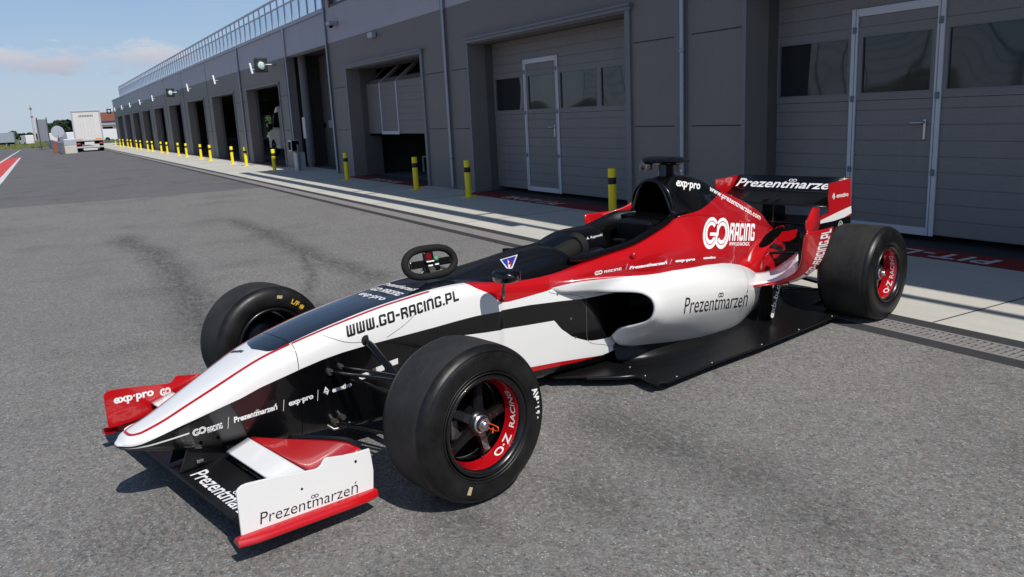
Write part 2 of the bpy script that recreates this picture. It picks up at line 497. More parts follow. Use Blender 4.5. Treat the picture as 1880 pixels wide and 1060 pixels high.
M['leafd'] = plain('dark_foliage', (0.022, 0.04, 0.018), 0.8, 0.45, 0.9)
M['bark'] = plain('bark', (0.08, 0.06, 0.045), 0.9)
M['brick'] = plain('red_brown_roof', (0.22, 0.08, 0.06), 0.7)
M['grate'] = plain('drain_grate_iron', (0.24, 0.225, 0.215), 0.6, 0.3, 12)
M['band'] = plain('dark_tar_band', (0.035, 0.035, 0.038), 0.85, 0.3, 14)

def concrete_mat():
    mt = mat('apron_concrete', (0.5, 0.48, 0.42), 0.85, spec=0.2)
    k = NT(mt); v = k.obj()
    a = (0.52, 0.50, 0.44)
    c = k.mix(k.noise(0.9, 6, 0.65, v), (0.42, 0.41, 0.37), (0.60, 0.58, 0.52))
    c = k.mix(k.math('MULTIPLY', k.ramp(k.noise(30, 5, 0.7, v), [(0.5, (0, 0, 0)), (0.8, (1, 1, 1))]), 0.3), c, (0.3, 0.29, 0.27))
    st = k.noise(2.2, 5, 0.7, v, (0.5, 2.5, 1))
    c = k.mix(k.math('MULTIPLY', k.ramp(st, [(0.52, (0, 0, 0)), (0.75, (1, 1, 1))]), 0.35), c, (0.33, 0.33, 0.33))
    k.color(c); k.bump(k.noise(70, 4, 0.7, v), 0.25, 0.003)
    return mt
M['concrete'] = concrete_mat()

def glass_mat():
    """window panes of the sectional doors: warped reflections"""
    mt = mat('door_glass', (0.02, 0.022, 0.024), 0.04, spec=0.6)
    k = NT(mt); v = k.obj()
    k.bump(k.noise(1.5, 0.5, 0.3, v, (1, 1, 0.7)), 0.7, 0.045)
    return mt
M['glass'] = glass_mat()
M['winglass'] = mat('upper_window_glass', (0.25, 0.35, 0.4), 0.1, spec=1.0)

def rail_glass():
    mt = bpy.data.materials.new('railing_glass'); mt.use_nodes = True
    t = mt.node_tree; t.nodes.clear()
    o = t.nodes.new('ShaderNodeOutputMaterial'); mx = t.nodes.new('ShaderNodeMixShader')
    tr = t.nodes.new('ShaderNodeBsdfTransparent'); tr.inputs[0].default_value = (0.90, 0.93, 0.96, 1)
    gl = t.nodes.new('ShaderNodeBsdfGlossy'); gl.inputs['Roughness'].default_value = 0.15
    fr = t.nodes.new('ShaderNodeFresnel'); fr.inputs[0].default_value = 1.5
    ml = t.nodes.new('ShaderNodeMath'); ml.operation = 'MULTIPLY'; ml.inputs[1].default_value = 0.25
    t.links.new(fr.outputs[0], ml.inputs[0]); t.links.new(ml.outputs[0], mx.inputs[0]); t.links.new(tr.outputs[0], mx.inputs[1]); t.links.new(gl.outputs[0], mx.inputs[2])
    t.links.new(mx.outputs[0], o.inputs[0])
    return mt
M['railglass'] = rail_glass()

# ------------------------------------------------------------------ lettering
def font_mesh(body, size, bold=0.0, shear=0.0, spacing=1.0, sx=1.0):
    cu = bpy.data.curves.new('txt', 'FONT')
    cu.body = body; cu.size = size; cu.offset = bold; cu.shear = shear; cu.space_character = spacing
    cu.resolution_u = 3
    o = bpy.data.objects.new('txt', cu); COL.objects.link(o)
    dg = bpy.context.evaluated_depsgraph_get()
    me = bpy.data.meshes.new_from_object(o.evaluated_get(dg))
    bm = bmesh.new(); bm.from_mesh(me)
    bmesh.ops.remove_doubles(bm, verts=bm.verts, dist=size * 1e-4)
    for v in bm.verts: v.co.x *= sx
    bpy.data.objects.remove(o); bpy.data.curves.remove(cu); bpy.data.meshes.remove(me)
    return bm

GL = {
'W': ['##.##.##'] * 8 + ['########', 'c######d'],
'G': ['a#####b', '#######', '##...##', '##.....', '##.....', '##..###', '##...##', '##...##', '#######', 'c#####d'],
'O': ['a#####b', '#######', '##...##', '##...##', '##...##', '##...##', '##...##', '##...##', '#######', 'c#####d'],
'R': ['######b', '#######', '##...##', '##...##', '#####db', '######d', '##..##b', '##...##', '##...##', '##...##'],
'A': ['a#####b', '#######', '##...##', '##...##', '##...##', '#######', '#######', '##...##', '##...##', '##...##'],
'C': ['a####b', '######', '##..##', '##....', '##....', '##....', '##....', '##..##', '######', 'c####d'],
'I': ['##'] * 10,
'N': ['a#####b', '#######', '##...##', '##...##', '##...##', '##...##', '##...##', '##...##', '##...##', '##...##'],
'P': ['######b', '#######', '##...##', '##...##', '##...##', '#######', '######d', '##.....', '##.....', '##.....'],
'L': ['##....', '##....', '##....', '##....', '##....', '##....', '##....', '##....', '######', '######'],
'-': ['....', '....', '....', '....', '####', '####', '....', '....', '....', '....'],
'.': ['..'] * 8 + ['##', '##'],
' ': ['...'] * 10}

def block_mesh(text, h, wf=0.62):
    """heavy squared lettering, cap height h"""
    bm = bmesh.new(); c = h / 10; x = 0.0
    for ch in text:
        g = GL[ch]; w = len(g[0])
        cw = c * wf
        for r_, row in enumerate(g):
            for q, s_ in enumerate(row):
                if s_ == '.': continue
                x0, x1 = x + q * cw, x + (q + 1) * cw
                y1 = h - r_ * c; y0 = y1 - c
                P = {'bl': (x0, y0), 'br': (x1, y0), 'tr': (x1, y1), 'tl': (x0, y1)}
                drop = {'a': 'tl', 'b': 'tr', 'c': 'bl', 'd': 'br'}.get(s_)
                bm.faces.new([bm.verts.new((*P[k_], 0)) for k_ in ('bl', 'br', 'tr', 'tl') if k_ != drop])
        x += (w + 1.3) * cw
    bmesh.ops.remove_doubles(bm, verts=bm.verts, dist=c * 0.02)
    return bm, x - 1.3 * c * wf

def refine(bm, step, axes=(0, 1)):
    """cut the flat mesh so it can follow a curved surface"""
    for ax in axes:
        vs = [v.co[ax] for v in bm.verts]
        a, b = min(vs), max(vs); n = int((b - a) / step)
        for i in range(1, n + 1):
            co = Vector((0, 0, 0)); co[ax] = a + i * step + 1e-5
            no = Vector((0, 0, 0)); no[ax] = 1
            bmesh.ops.bisect_plane(bm, geom=bm.verts[:] + bm.edges[:] + bm.faces[:], plane_co=co, plane_no=no)
    bmesh.ops.triangulate(bm, faces=[f for f in bm.faces if len(f.verts) > 4])

def place(bm, name, material, parent, o, ex, ey, target=None, proj=None, off=0.0015, step=0.03, both=False):
    """map flat lettering to 3D; o origin, ex/ey unit directions, projected on target (BVH) along proj"""
    o, ex, ey = Vector(o), Vector(ex), Vector(ey)
    nrm = ex.cross(ey).normalized()
    if target is not None:
        refine(bm, step)
        pr = Vector(proj) if proj is not None else -nrm
        pr.normalize()
    bad = []
    for v in bm.verts:
        p = o + ex * v.co.x + ey * v.co.y
        if target is not None:
            best = None
            for tg in (target if isinstance(target, list) else [target]):
                hit = tg.ray_cast(p - pr * 0.45, pr)
                if hit[0] is not None and (best is None or (hit[0] - p).dot(pr) < (best[0] - p).dot(pr)): best = hit
            if best is None: bad.append(v); v.co = p
            else:
                n = best[1] if best[1].dot(pr) < 0 else -best[1]
                v.co = best[0] + n * off
        else:
            v.co = p + nrm * off
    if bad: bmesh.ops.delete(bm, geom=bad, context='VERTS')
    me = bpy.data.meshes.new(name); bm.to_mesh(me); bm.free()
    me.materials.append(material)
    ob = bpy.data.objects.new(name, me)
    link(ob, parent)
    return ob

def bvh(*objs):
    vs, fs = [], []
    for o in objs:
        b = len(vs); vs += [v.co.copy() for v in o.data.vertices]
        fs += [[b + i for i in p.vertices] for p in o.data.polygons]
    return BVHTree.FromPolygons(vs, fs)

# ------------------------------------------------------------------ ground and roads
def sheet(name, x0, y0, x1, y1, z, mt, kind='structure'):
    o = MB().box((x0, y0, z - 0.02), (x1, y1, z)).build(name, mt)
    return tag(o, kind=kind)
def quad(name, pts, z, mt):
    b = MB(); b.prism(pts, z - 0.003, z); return tag(b.build(name, mt), kind='structure')

FY = 6.745            # facade plane
tag(MB().add([(-900, -700, -0.06), (300, -700, -0.06), (300, 700, -0.06), (-900, 700, -0.06)], [(0, 1, 2, 3)]).build('ground', M['grass']), kind='structure')
tag(MB().add([(-150, -60, -0.004), (40, -60, -0.004), (40, 7.3, -0.004), (-150, 7.3, -0.004)], [(0, 1, 2, 3)]).build('base_course', M['asphalt_dark']), kind='structure')
tag(MB().add([(-130, -0.2, 0), (-19.2, -1.4, 0), (-18.7, 1.5, 0), (-18.6, 4.2, 0), (-130, 4.2, 0)], [(0, 1, 2, 3, 4)]).build('pit_road', M['asphalt_dark']), kind='structure')
tag(MB().add([(-18.7, 1.5, 0), (-19.2, -1.4, 0), (-20.5, -9, 0), (-24, -30, 0), (30, -30, 0), (30, 4.2, 0), (-18.6, 4.2, 0)], [(0, 1, 2, 3, 4, 5, 6)]).build('pit_lane', M['asphalt']), kind='structure')
sheet('tar_band', -95, 4.2, 30, 4.32, 0.001, M['band'])
sheet('tar_band', -95, 4.53, 30, 4.655, 0.001, M['band'])
sheet('drain_channel', -95, 4.32, -5.0, 4.53, 0.0005, M['grate'])
gm = MB()
gm.box((-5.0, 4.32, -0.02), (12, 4.345, 0.002)); gm.box((-5.0, 4.505, -0.02), (12, 4.53, 0.002))
x = -5.0
while x < 4:
    gm.box((x, 4.345, -0.02), (x + 0.022, 4.505, 0.001))
    x += 0.042
gm.box((-5.0, 4.42, -0.02), (4, 4.432, 0.0013))
tag(gm.build('drain_grate', M['grate']), kind='structure')
sheet('apron', -100, 4.655, 30, 7.2, 0.004, M['concrete'])
cj = MB()
for x in [-3.0 - 3.3 * i for i in range(28)]:
    cj.box((x, 4.66, 0.0), (x + 0.012, 6.7, 0.0055))
tag(cj.build('apron_joints', M['joint']), kind='structure')
quad('red_kerb', [(-59.2, -1.06), (-30, -1.2), (-10, -1.5), (-10, -6), (-59, -1.5)], 0.006, M['redroad'])
quad('kerb_line', [(-59.2, -1.0), (-30, -1.1), (-10, -1.4), (-10, -1.65), (-30, -1.28), (-59.0, -1.1)], 0.010, M['whiteline'])
quad('lane_line', [(-86, -1.40), (-50, -1.80), (-30, -2.3), (-30, -2.42), (-50, -1.93), (-86, -1.5)], 0.010, M['whiteline'])

# ------------------------------------------------------------------ pit building
NEAR = [(-19.68, -15.24), (-13.16, -8.72), (-6.62, -2.2), (-0.1, 4.35)]
FAR = [(-30.8, -26.2), (-37.5, -33.0), (-44.1, -39.5), (-50.7, -46.2), (-57.5, -52.9), (-64.2, -59.7), (-71.0, -66.4), (-77.9, -73.3), (-84.8, -80.1)]
PASS = (-25.3, -21.1)
XL, XR = -88.0, 8.0
OH, ZB, ZP = 2.56, 3.27, 4.05     # opening height, cladding change, parapet
bld = empty('pit_building', (-20, FY, 0))
tag(bld, 'long grey pit building with many garage openings and a glass roof railing', 'building')
OFF = Vector((20, -FY, 0))
def bparts(mb, name, mt, faces=6, verts=8):
    for i in range(len(mb.v) // verts):
        q = MB(); q.add(mb.v[i * verts:(i + 1) * verts], [tuple(j - i * verts for j in f) for f in mb.f[i * faces:(i + 1) * faces]], 0, False)
        bpart(q, name, mt)
def bpart(mb, name, mt, parent=None, **k):
    for i, v in enumerate(mb.v): mb.v[i] = tuple(Vector(v) + OFF)
    return mb.build(name, mt, parent or bld, **k)
ops = sorted([(a, b, OH) for a, b in NEAR + FAR] + [(PASS[0], PASS[1], ZB)])
w = MB(); px_ = XL
for a, b, h in ops:
    w.box((px_, FY, 0), (a, FY + 0.3, ZB))
    if h < ZB: w.box((a, FY, h), (b, FY + 0.3, ZB))
    px_ = b
w.box((px_, FY, 0), (XR, FY + 0.3, ZB))
bparts(w, 'wall', M['wall_low'])
w = MB(); w.box((XL, FY - 0.004, ZB + 0.002), (XR, FY + 0.3, ZP)); bpart(w, 'upper_wall', M['wall_up'])
w = MB()
w.box((XL, FY + 0.3, 3.3), (XR, 19, 3.6))
w.box((-73, 19, 0), (-32, 19.3, 3.3)); w.box((XL, FY + 0.3, 0), (XL + 0.3, 14.2, 3.3)); w.box((XL, 14.2, 0), (XL + .3, 15.7, 3.3)); w.box((XL, 16.5, 0), (XL + .3, 19, 3.3)); w.box((XL, 15.7, 2.0), (XL + .3, 16.5, 3.3)); w.box((XL, 19, 2.0), (-73, 19.3, 3.3)); w.box((XL, 19, 0), (-81.5, 19.3, 2.0))
w.box((-60.2, FY + .3, 0), (-60, 10.5, 3.3))
for x in (-87.6, -84.2, -80.8, -77.4, -74): w.box((x, 18.9, 0), (x + .25, 19.1, 3.3))
w.box((-21, 19, 0), (XR, 19.3, 3.3)); w.box((XR - .3, FY + 0.3, 0), (XR, 19, 3.3))
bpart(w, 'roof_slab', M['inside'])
w = MB(); w.box((XL, FY - 0.05, ZP), (-20.98, FY + 0.35, ZP + 0.09)); bpart(w, 'parapet', M['flash'])
w = MB()
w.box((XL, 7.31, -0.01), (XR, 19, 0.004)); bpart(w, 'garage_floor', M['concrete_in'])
# partitions between garages
w = MB()
for a, b in zip(ops[:-1], ops[1:]):
    xm = (a[1] + b[0]) / 2
    if xm < -30: continue
    w.box((xm - 0.1, FY + 0.3, 0), (xm + 0.1, 19, 3.3))
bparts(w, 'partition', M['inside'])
# reveals
w = MB()
for a, b in NEAR + FAR:
    dp = 0.75 if a > -20 else 0.40
    w.box((a - 0.06, FY + 0.3, 0), (a, FY + dp, OH)); w.box((b, FY + 0.3, 0), (b + 0.06, FY + dp, OH))
    w.box((a - 0.06, FY + 0.3, OH), (b + 0.06, FY + dp, OH + 0.5))
bparts(w, 'reveal', M['reveal'])
for a, b in NEAR + FAR:
    near = a > -20
    t = MB()
    if near:
        t.box((a - 0.06, FY - 0.035, 0.0), (a + 0.0, FY + 0.0, OH + 0.02)); t.box((b, FY - 0.035, 0), (b + 0.10, FY, OH + 0.02))
        t.box((a - 0.10, FY - 0.05, OH + 0.02), (b + 0.13, FY, OH + 0.07)); t.box((a - 0.12, FY - 0.075, OH + 0.07), (b + 0.15, FY, OH + 0.10))
    else:
        t.box((b, FY - 0.03, 0), (b + 0.07, FY, OH + 0.05)); t.box((a - 0.05, FY - 0.04, OH), (b + 0.07, FY - 0.001, OH + 0.045))
    bpart(t, 'door_trim', M['trim'])
# facade joints, dark lines between panels
w = MB()
for z in (2.17, 1.13):
    segs = [(XR, 4.35)]; 
    for (a, b) in [(-15.1, -14.2), (-13.9, -13.26), (-8.58, -7.75), (-7.5, -6.7), (-2.0, -0.2), (4.5, 7.9), (-20.8, -19.8), (-26.1, -25.4), (-32.9, -30.9), (-39.4, -37.6)]:
        w.box((a, FY - 0.0015, z - 0.007), (b, FY + 0.001, z + 0.007))
JX = [-24.95, -31.5, -38.3, -45.0, -51.7, -58.5, -65.4, -72.0, -78.9]
for xj in JX:
    if xj < -25: w.box((xj - 0.03, FY - 0.006, 0.05), (xj + 0.03, FY + 0.001, ZP))
bparts(w, 'panel_joint', M['joint'])
# pilasters with down pipes
w = MB()
for xj in [-7.62, -14.05, -20.98, -1.1]:
    w.box((xj - 0.17, FY - 0.012, 0.0), (xj - 0.03, FY - 0.0045, 4.6))
    w.box((xj + 0.03, FY - 0.011, 0.0), (xj + 0.05, FY - 0.0045, 4.6))
bparts(w, 'pilaster', M['trim'])
for xj in [-7.62, -14.05, -20.98, -1.1] + JX[:2]:
    z1 = ZP if xj < -24 else 4.6
    p = MB(); p.tube([(xj, FY - 0.045, 0.06), (xj, FY - 0.045, z1)], 0.028, 10)
    for z in (0.6, 2.0, 3.2): p.lathe([(0.028, -0.02), (0.036, -0.02), (0.036, 0.02), (0.028, 0.02)], 12, 'z', M=Matrix.Translation((xj, FY - 0.045, z)))
    bpart(p, 'down_pipe', M['pipe'])
# passage recess
w = MB(); w.box((PASS[0] - .6, 7.9, 0), (PASS[1], 8.1, 3.3)); w.box((PASS[0] - 0.65, FY + 0.3, 0), (PASS[0] - .6, 7.9, 3.3)); w.box((PASS[1], FY + 0.3, 0), (PASS[1] + 0.05, 7.9, 3.3))
bparts(w, 'passage_wall', building_mat('brightened_cladding', (0.24, 0.23, 0.22)))  # wall cladding copied lighter to offset the little light in the recess
w = MB(); w.tube([(-25.02, 7.2, 0.12), (-25.02, 7.2, 3.3)], 0.12, 24); w.tube([(-25.02, 7.2, 0.0), (-25.02, 7.2, 0.12)], 0.10, 20)
bpart(w, 'column', M['reveal_pale'])
w = MB()
for xx in (-26.2, -25.6): w.box((xx, 7.87, 1.15), (xx + 0.1, 7.9, 1.3))
bparts(w, 'wall_socket', M['dark'])
w = MB(); w.bbox((-24.9, 7.8, 1.15), (-24.74, 7.9, 1.38), 0.01); bpart(w, 'wall_box', M['frame'])
# upper storey over the near garages
w = MB()
w.box((-20.9, FY - 0.002, ZP), (XR, FY + 0.3, 4.1)); w.box((-20.9, FY, 5.6), (XR, FY + 0.3, 7.2)); w.box((-20.98, FY + 0.0, 4.0), (-20.7, FY + 14, 7.2))
w.box((-20.7, FY + 0.3, 7.0), (XR, 19, 7.2)); w.box((XR - .3, FY + .3, 3.6), (XR, 19, 7.0)); w.box((-20.7, 18.7, 3.6), (XR - .3, 19, 7.0))
bpart(w, 'upper_storey', M['wall_up'])
w = MB()
w.box((-20.7, FY + 0.02, 4.1), (XR - .3, FY + 0.12, 4.17)); w.box((-20.7, FY + 0.02, 5.53), (XR - .3, FY + 0.12, 5.6))
x = -20.7
while x < XR - 0.5:
    w.box((x, FY + 0.02, 4.17), (x + 0.07, FY + 0.12, 5.53))
    g_ = MB(); g_.box((x + 0.07, FY + 0.12, 4.12), (x + 1.6, FY + 0.15, 5.6)); bpart(g_, 'upper_window', M['winglass'])
    x += 1.6
bpart(w, 'window_frame', M['reveal'])
# terrace canopy that throws the shadow bands on the apron
w = MB(); w.box((-20.6, 5.74, 4.98), (XR, FY, 5.12)); bpart(w, 'canopy', M['flash'])
w = MB(); w.box((-20.6, 5.24, 4.98), (-4.6, 5.49, 5.06)); w.box((-4.6, 5.39, 4.98), (XR, 5.49, 5.06))
for x in (-20.5, -16.0, -11.3, -10.6, -6.0, -1.0): w.box((x, 5.49, 5.0), (x + 0.05, 5.74, 5.05))
bpart(w, 'canopy_rail', M['flash'])
# roof railing of the low part: posts, rails, glass
n = 0
rl = MB(); gl = MB()
x = -21.2
xs = []
while x > -80.5: xs.append(x); x -= 0.76
for i, x in enumerate(xs):
    rl.box((x - 0.018, FY + 0.06, ZP + 0.09), (x + 0.018, FY + 0.10, 5.0))
rl.box((xs[-1], FY + 0.06, 4.98), (xs[0], FY + 0.12, 5.03)); rl.box((xs[-1], FY + 0.065, 4.72), (xs[0], FY + 0.115, 4.755)); rl.box((xs[-1], FY + 0.065, 4.17), (xs[0], FY + 0.115, 4.20))
M['railpaint'] = plain('railing_paint', (0.55, 0.58, 0.66), 0.4, 0.05)
r_ = bpart(rl, 'roof_railing', M['railpaint'])
for a, b in zip(xs[1:], xs[:-1]):
    gl = MB(); gl.box((a + 0.05, FY + 0.085, 4.22), (b - 0.05, FY + 0.093, 4.70))
    bpart(gl, 'glass_panel', M['railglass'], r_)


r = empty('reflected_wall', (0, -22, 0)); tag(r, 'low concrete wall behind the camera, unseen, added for the window reflections', 'wall')  # out of view, added to put lines into the door glass reflections
w = MB(); w.bbox((-60, -0.2, 0), (25, 0.2, 1.1), 0.03); w.build('wall', M['concrete'], r)
r = empty('reflected_fence', (0, -22, 1.1)); tag(r, 'tall wire fence on posts behind the camera, unseen, added for the window reflections', 'fence')  # added unseen as well, so posts and cables mirror in the panes
for i in range(15):
    w = MB(); w.box((-50 + i * 5, -0.06, 0), (-49.88 + i * 5, 0.06, 3.2)); w.build('post', M['bblack'] if False else M['joint'], r)
w = MB()
for z in (0.4, 1.1, 1.9, 2.6, 3.1): w.box((-50, -0.015, z), (20, 0.015, z + 0.03))
w.build('cable', M['joint'], r)
# sectional doors
YD = 7.2
def section_door(a, b, fx0, fx1, lift=0.0, fz0=0.06, fz1=2.22, wx=(), curved=False):
    W0, W1 = 1.40, 1.96
    fx0 -= a; fx1 -= a; wx = [(p - a, q - a) for p, q in wx]; L = b - a
    D = Vector((a + 20, YD - FY, lift))
    p = MB()
    zs = [0.075 + 0.146 * i for i in range(10)]
    top = 2.45 - (0 if not curved else 1.15)
    z = zs[0]
    bands = [(zs[i], zs[i + 1]) for i in range(8)]
    if not curved:
        bands.append((zs[8], W0 - 0.06))
        z = W1 + 0.08
        while z < 2.75: bands.append((z, z + 0.146)); z += 0.146
    for z0, z1 in bands:
        p.box((0, 0, z0 + 0.004), (L, 0.05, z1 - 0.004)); p.box((0, 0.009, z0 - 0.004), (L, 0.046, z0 + 0.004))
    T = Matrix.Identity(4)
    if curved:          # the glazed strip has already run back into the curved track
        T = Matrix.Translation((0, 0, zs[8])) @ Matrix.Rotation(R(-52), 4, 'X') @ Matrix.Translation((0, 0, -zs[8]))
    zb_ = W0 - 0.06 if not curved else zs[8]
    p.box((0, -0.006, zb_), (L, 0.05, W0), M=T); p.box((0, -0.006, W1), (L, 0.05, W1 + 0.08), M=T)
    ed = [0.0] + [q for w_ in wx for q in w_] + [L]
    for i in range(0, len(ed), 2): p.box((ed[i], -0.006, W0), (ed[i + 1], 0.05, W1), M=T)
    for i, v in enumerate(p.v): p.v[i] = tuple(Vector(v) + D)
    door = p.build('sectional_door', M['doorp'], bld)
    def sub(mb, name, mt, TT=None):
        for i, v in enumerate(mb.v): mb.v[i] = tuple((TT @ Vector(v) if TT else Vector(v)) + D)
        return mb.build(name, mt, door)
    for q0, q1 in wx:
        g_ = MB(); g_.box((q0, 0.012, W0), (q1, 0.03, W1)); sub(g_, 'door_window', M['glass'], T)
        g_ = MB()
        for bx in (((q0, -0.0075, W0), (q0 + 0.014, 0.012, W1)), ((q1 - 0.014, -0.0075, W0), (q1, 0.012, W1)), ((q0 + 0.014, -0.0075, W0), (q1 - 0.014, 0.012, W0 + 0.014)), ((q0 + .014, -0.0075, W1 - 0.014), (q1 - .014, 0.012, W1))): g_.box(*bx)
        sub(g_, 'window_frame', M['trim'], T)
    f = MB(); t_ = 0.075
    if not curved:
        f.bbox((fx0, -0.02, fz0), (fx0 + t_, -0.001, fz1), 0.004); f.bbox((fx1 - t_, -0.02, fz0), (fx1, -0.001, fz1), 0.004)
        f.bbox((fx0 + t_, -0.019, fz1 - t_), (fx1 - t_, -0.001, fz1), 0.004); f.bbox((fx0 + t_, -0.019, fz0), (fx1 - t_, -0.001, fz0 + t_), 0.004)
        f.box((fx0 + 0.045, -0.0215, fz0), (fx0 + 0.052, -0.0195, fz1), 1); f.box((fx1 - 0.052, -0.0215, fz0), (fx1 - 0.045, -0.0195, fz1), 1)
    else:
        f.box((fx0, -0.02, 0.06), (fx0 + 0.045, -0.001, zs[8])); f.box((fx1 - 0.045, -0.02, 0.06), (fx1, -0.001, zs[8])); f.box((fx0 + .045, -0.02, 0.06), (fx1 - .045, -0.001, 0.13))
        f.box((fx0, -0.02, zs[8]), (fx0 + 0.045, -0.007, 2.1), M=T); f.box((fx1 - .045, -0.02, zs[8]), (fx1, -0.007, 2.1), M=T)
    sub(f, 'wicket_door_frame', [M['frame'], M['trim']])
    if not curved:
        for z in (0.66, 1.36, 2.02):
            for fx in (fx0, fx1 - t_): h = MB(); h.bbox((fx + 0.02, -0.032, z - 0.03), (fx + 0.06, -0.018, z + 0.03), 0.004); sub(h, 'hinge', M['trim'])
        h = MB(); hx = fx1 - 0.15
        h.bbox((hx - 0.014, -0.012, 0.96), (hx + 0.014, -0.001, 1.15), 0.005)
        h.tube([(hx, -0.01, 1.12), (hx, -0.055, 1.12), (hx - 0.02, -0.06, 1.12), (hx - 0.115, -0.06, 1.117)], 0.009, 8)
        sub(h, 'door_handle', M['silver'])
    else:
        h = MB(); h.box((0, -0.01, 0.03), (L, 0.055, 0.074)); sub(h, 'rubber_seal', M['dark'])
    return door
for (a, b), fr, wx in [(NEAR[1], (-12.10, -11.05), [(-13.1, -12.13), (-11.985, -11.16), (-11.01, -10.02), (-9.93, -8.84)]),
                       (NEAR[2], (-5.665, -4.68), [(-6.6, -5.69), (-5.55, -4.79), (-4.65, -3.55), (-3.46, -2.28)]),
                       (NEAR[3], (1.0, 1.98), [(-0.05, 0.9), (1.1, 1.88), (2.05, 3.1), (3.2, 4.3)])]:
    section_door(a, b, fr[0], fr[1], wx=wx)
section_door(NEAR[0][0] - 0.1, NEAR[0][1] + .05, -18.80, -17.72, lift=0.94, curved=True, wx=[(-19.6, -18.9), (-18.6, -17.9), (-17.6, -16.6), (-16.5, -15.4)])
# red threshold strips with lettering
for i, (a, b) in enumerate(NEAR + FAR):
    w = MB(); y0 = 6.47 if a > -20 else 6.6
    w.box((a + 0.02, y0, 0.0), (b - 0.02, 6.88, 0.0075)); w.box((a + 0.02, 6.88, 0.0), (b - 0.02, YD + 0.1, 0.006), 1)
    st_ = w.build('threshold_strip', [M['redline'], M['joint']]); tag(st_, kind='structure')
    if a > -20:
        bm = font_mesh('PIT-LANE', 0.32, sx=1.15, bold=0.008, spacing=1.1)
        place(bm, 'threshold_lettering', M['whiteline'], st_, (b - 1.55 if a > -14 else b - 1.35, 6.75, 0.008), (-1, 0, 0), (0, -1, 0))

# ------------------------------------------------------------------ bollards
def make_bollard():
    r = empty('bollard')
    b = MB(); b.lathe([(0.0, 0.63), (0.045, 0.63), (0.052, 0.622), (0.052, 0.515)], 24, 'z'); b.lathe([(0.052, 0.43), (0.052, 0.0)], 24, 'z')
    b.build('post', M['yellow'], r)
    b = MB(); b.lathe([(0.052, 0.515), (0.0528, 0.514), (0.0528, 0.431), (0.052, 0.43)], 24, 'z'); b.build('black_band', M['bblack'], r)
    b = MB(); b.bbox((-0.105, -0.105, 0.004), (0.105, 0.105, 0.014), 0.003)
    for sx in (-1, 1):
        for sy in (-1, 1): b.lathe([(0.0, 0.024), (0.011, 0.024), (0.011, 0.013)], 8, 'z', M=Matrix.Translation((sx * .08, sy * .08, 0)))
    b.build('base_plate', M['yellow'], r)
    return r
BX = [(-8.5, 6.3), (-12.42, 6.2), (-14.65, 6.2), (-18.6, 6.15), (-24.6, 5.95), (-28.6, 6.0), (-30.6, 5.95), (-34.9, 5.95), (-37.1, 5.95), (-41.0, 5.95), (-43.5, 5.95), (-47.5, 5.95),
      (-49.9, 5.95), (-54.0, 5.95), (-56.3, 5.95), (-60.4, 5.95), (-62.9, 5.95), (-66.8, 5.95), (-69.3, 5.95), (-73.1, 5.95), (-76.0, 5.95), (-80.5, 5.95)]
words = ['nearest', 'second', 'third', 'fourth', 'fifth', 'sixth', 'seventh', 'eighth', 'ninth', 'tenth', 'eleventh', 'twelfth', 'thirteenth', 'fourteenth', 'fifteenth', 'sixteenth',
         'seventeenth', 'eighteenth', 'nineteenth', 'twentieth', 'twenty-first', 'farthest']
where = ['in front of the closed door behind the airbox', 'left of the closed door with the pale wicket frame', 'right of the half-raised garage door', 'left of the half-raised garage door',
         'beside the metal stand at the tall passage', 'right of the van garage', 'left of the van garage'] + ['in front of the open garages'] * 15
b0 = make_bollard()
for i, (x, y) in enumerate(BX):
    o = b0 if i == 0 else copy_tree(b0)
    o.location = (x, y, 0); o.rotation_euler.z = random.uniform(-.05, .05)
    tag(o, f'{words[i]} yellow bollard with black band, {where[i]}' if i < 7 else f'yellow bollard with black band, {words[i]} from the racing car, along the open garages', 'bollard', 'yellow bollards along the garage apron')

# ------------------------------------------------------------------ things on the facade
def flood():
    r = empty('floodlight')
    b = MB(); b.tube([(0, 0, 0), (0, -0.22, 0.02)], 0.016, 8); b.build('bracket', M['pipe'], r)
    b = MB(); T = Matrix.Translation((0, -0.26, 0.04)) @ Matrix.Rotation(R(55), 4, 'Y')
    b.bbox((-0.22, -0.035, -0.03), (0.22, 0.035, 0.03), 0.012, M=T); b.build('lamp_head', M['alu'], r)
    b = MB(); b.bbox((-0.2, -0.03, -0.037), (0.2, 0.03, -0.031), 0.002, M=T); b.build('lens', M['glass'], r)
    return r
f0 = flood()
for i, x in enumerate([-28.5, -35.1, -41.8, -48.6, -55.4, -62.5, -69.5, -76.3, -83.2]):
    o = f0 if i == 0 else copy_tree(f0)
    o.location = (x, FY, 3.12); o.rotation_euler.z = 0
    tag(o, f'small grey wall floodlight, {words[i] if i else "nearest one, beside the first round signal lamp"}{" along the open garages" if i else ""}', 'wall light', 'wall floodlights over the garages')
def signal():
    r = empty('signal_lamp')
    b = MB(); b.tube([(0, 0, 0), (0, -0.3, 0)], 0.03, 8); b.build('bracket', M['pipe'], r)
    b = MB(); b.bbox((-0.09, -0.62, -0.22), (0.0, -0.22, 0.22), 0.03); b.build('housing', M['bblack'], r)
    b = MB(); b.lathe([(0, 0.012), (0.075, 0.012), (0.10, 0.0)], 24, 'y', M=Matrix.Translation((0.0, -0.42, 0)) @ Matrix.Rotation(R(-90), 4, 'Z')); 
    b.build('disc', M['disc'], r)
    b = MB(); b.lathe([(0.10, -0.0), (0.135, 0.03), (0.145, 0.03), (0.145, -0.0)], 24, 'y', M=Matrix.Translation((0.0, -0.42, 0)) @ Matrix.Rotation(R(-90), 4, 'Z')); b.build('rim', M['teal'], r)
    return r
M['disc'] = mat('pale_disc', (0.5, 0.62, 0.66), 0.4); M['teal'] = mat('dark_teal', (0.03, 0.07, 0.06), 0.5)
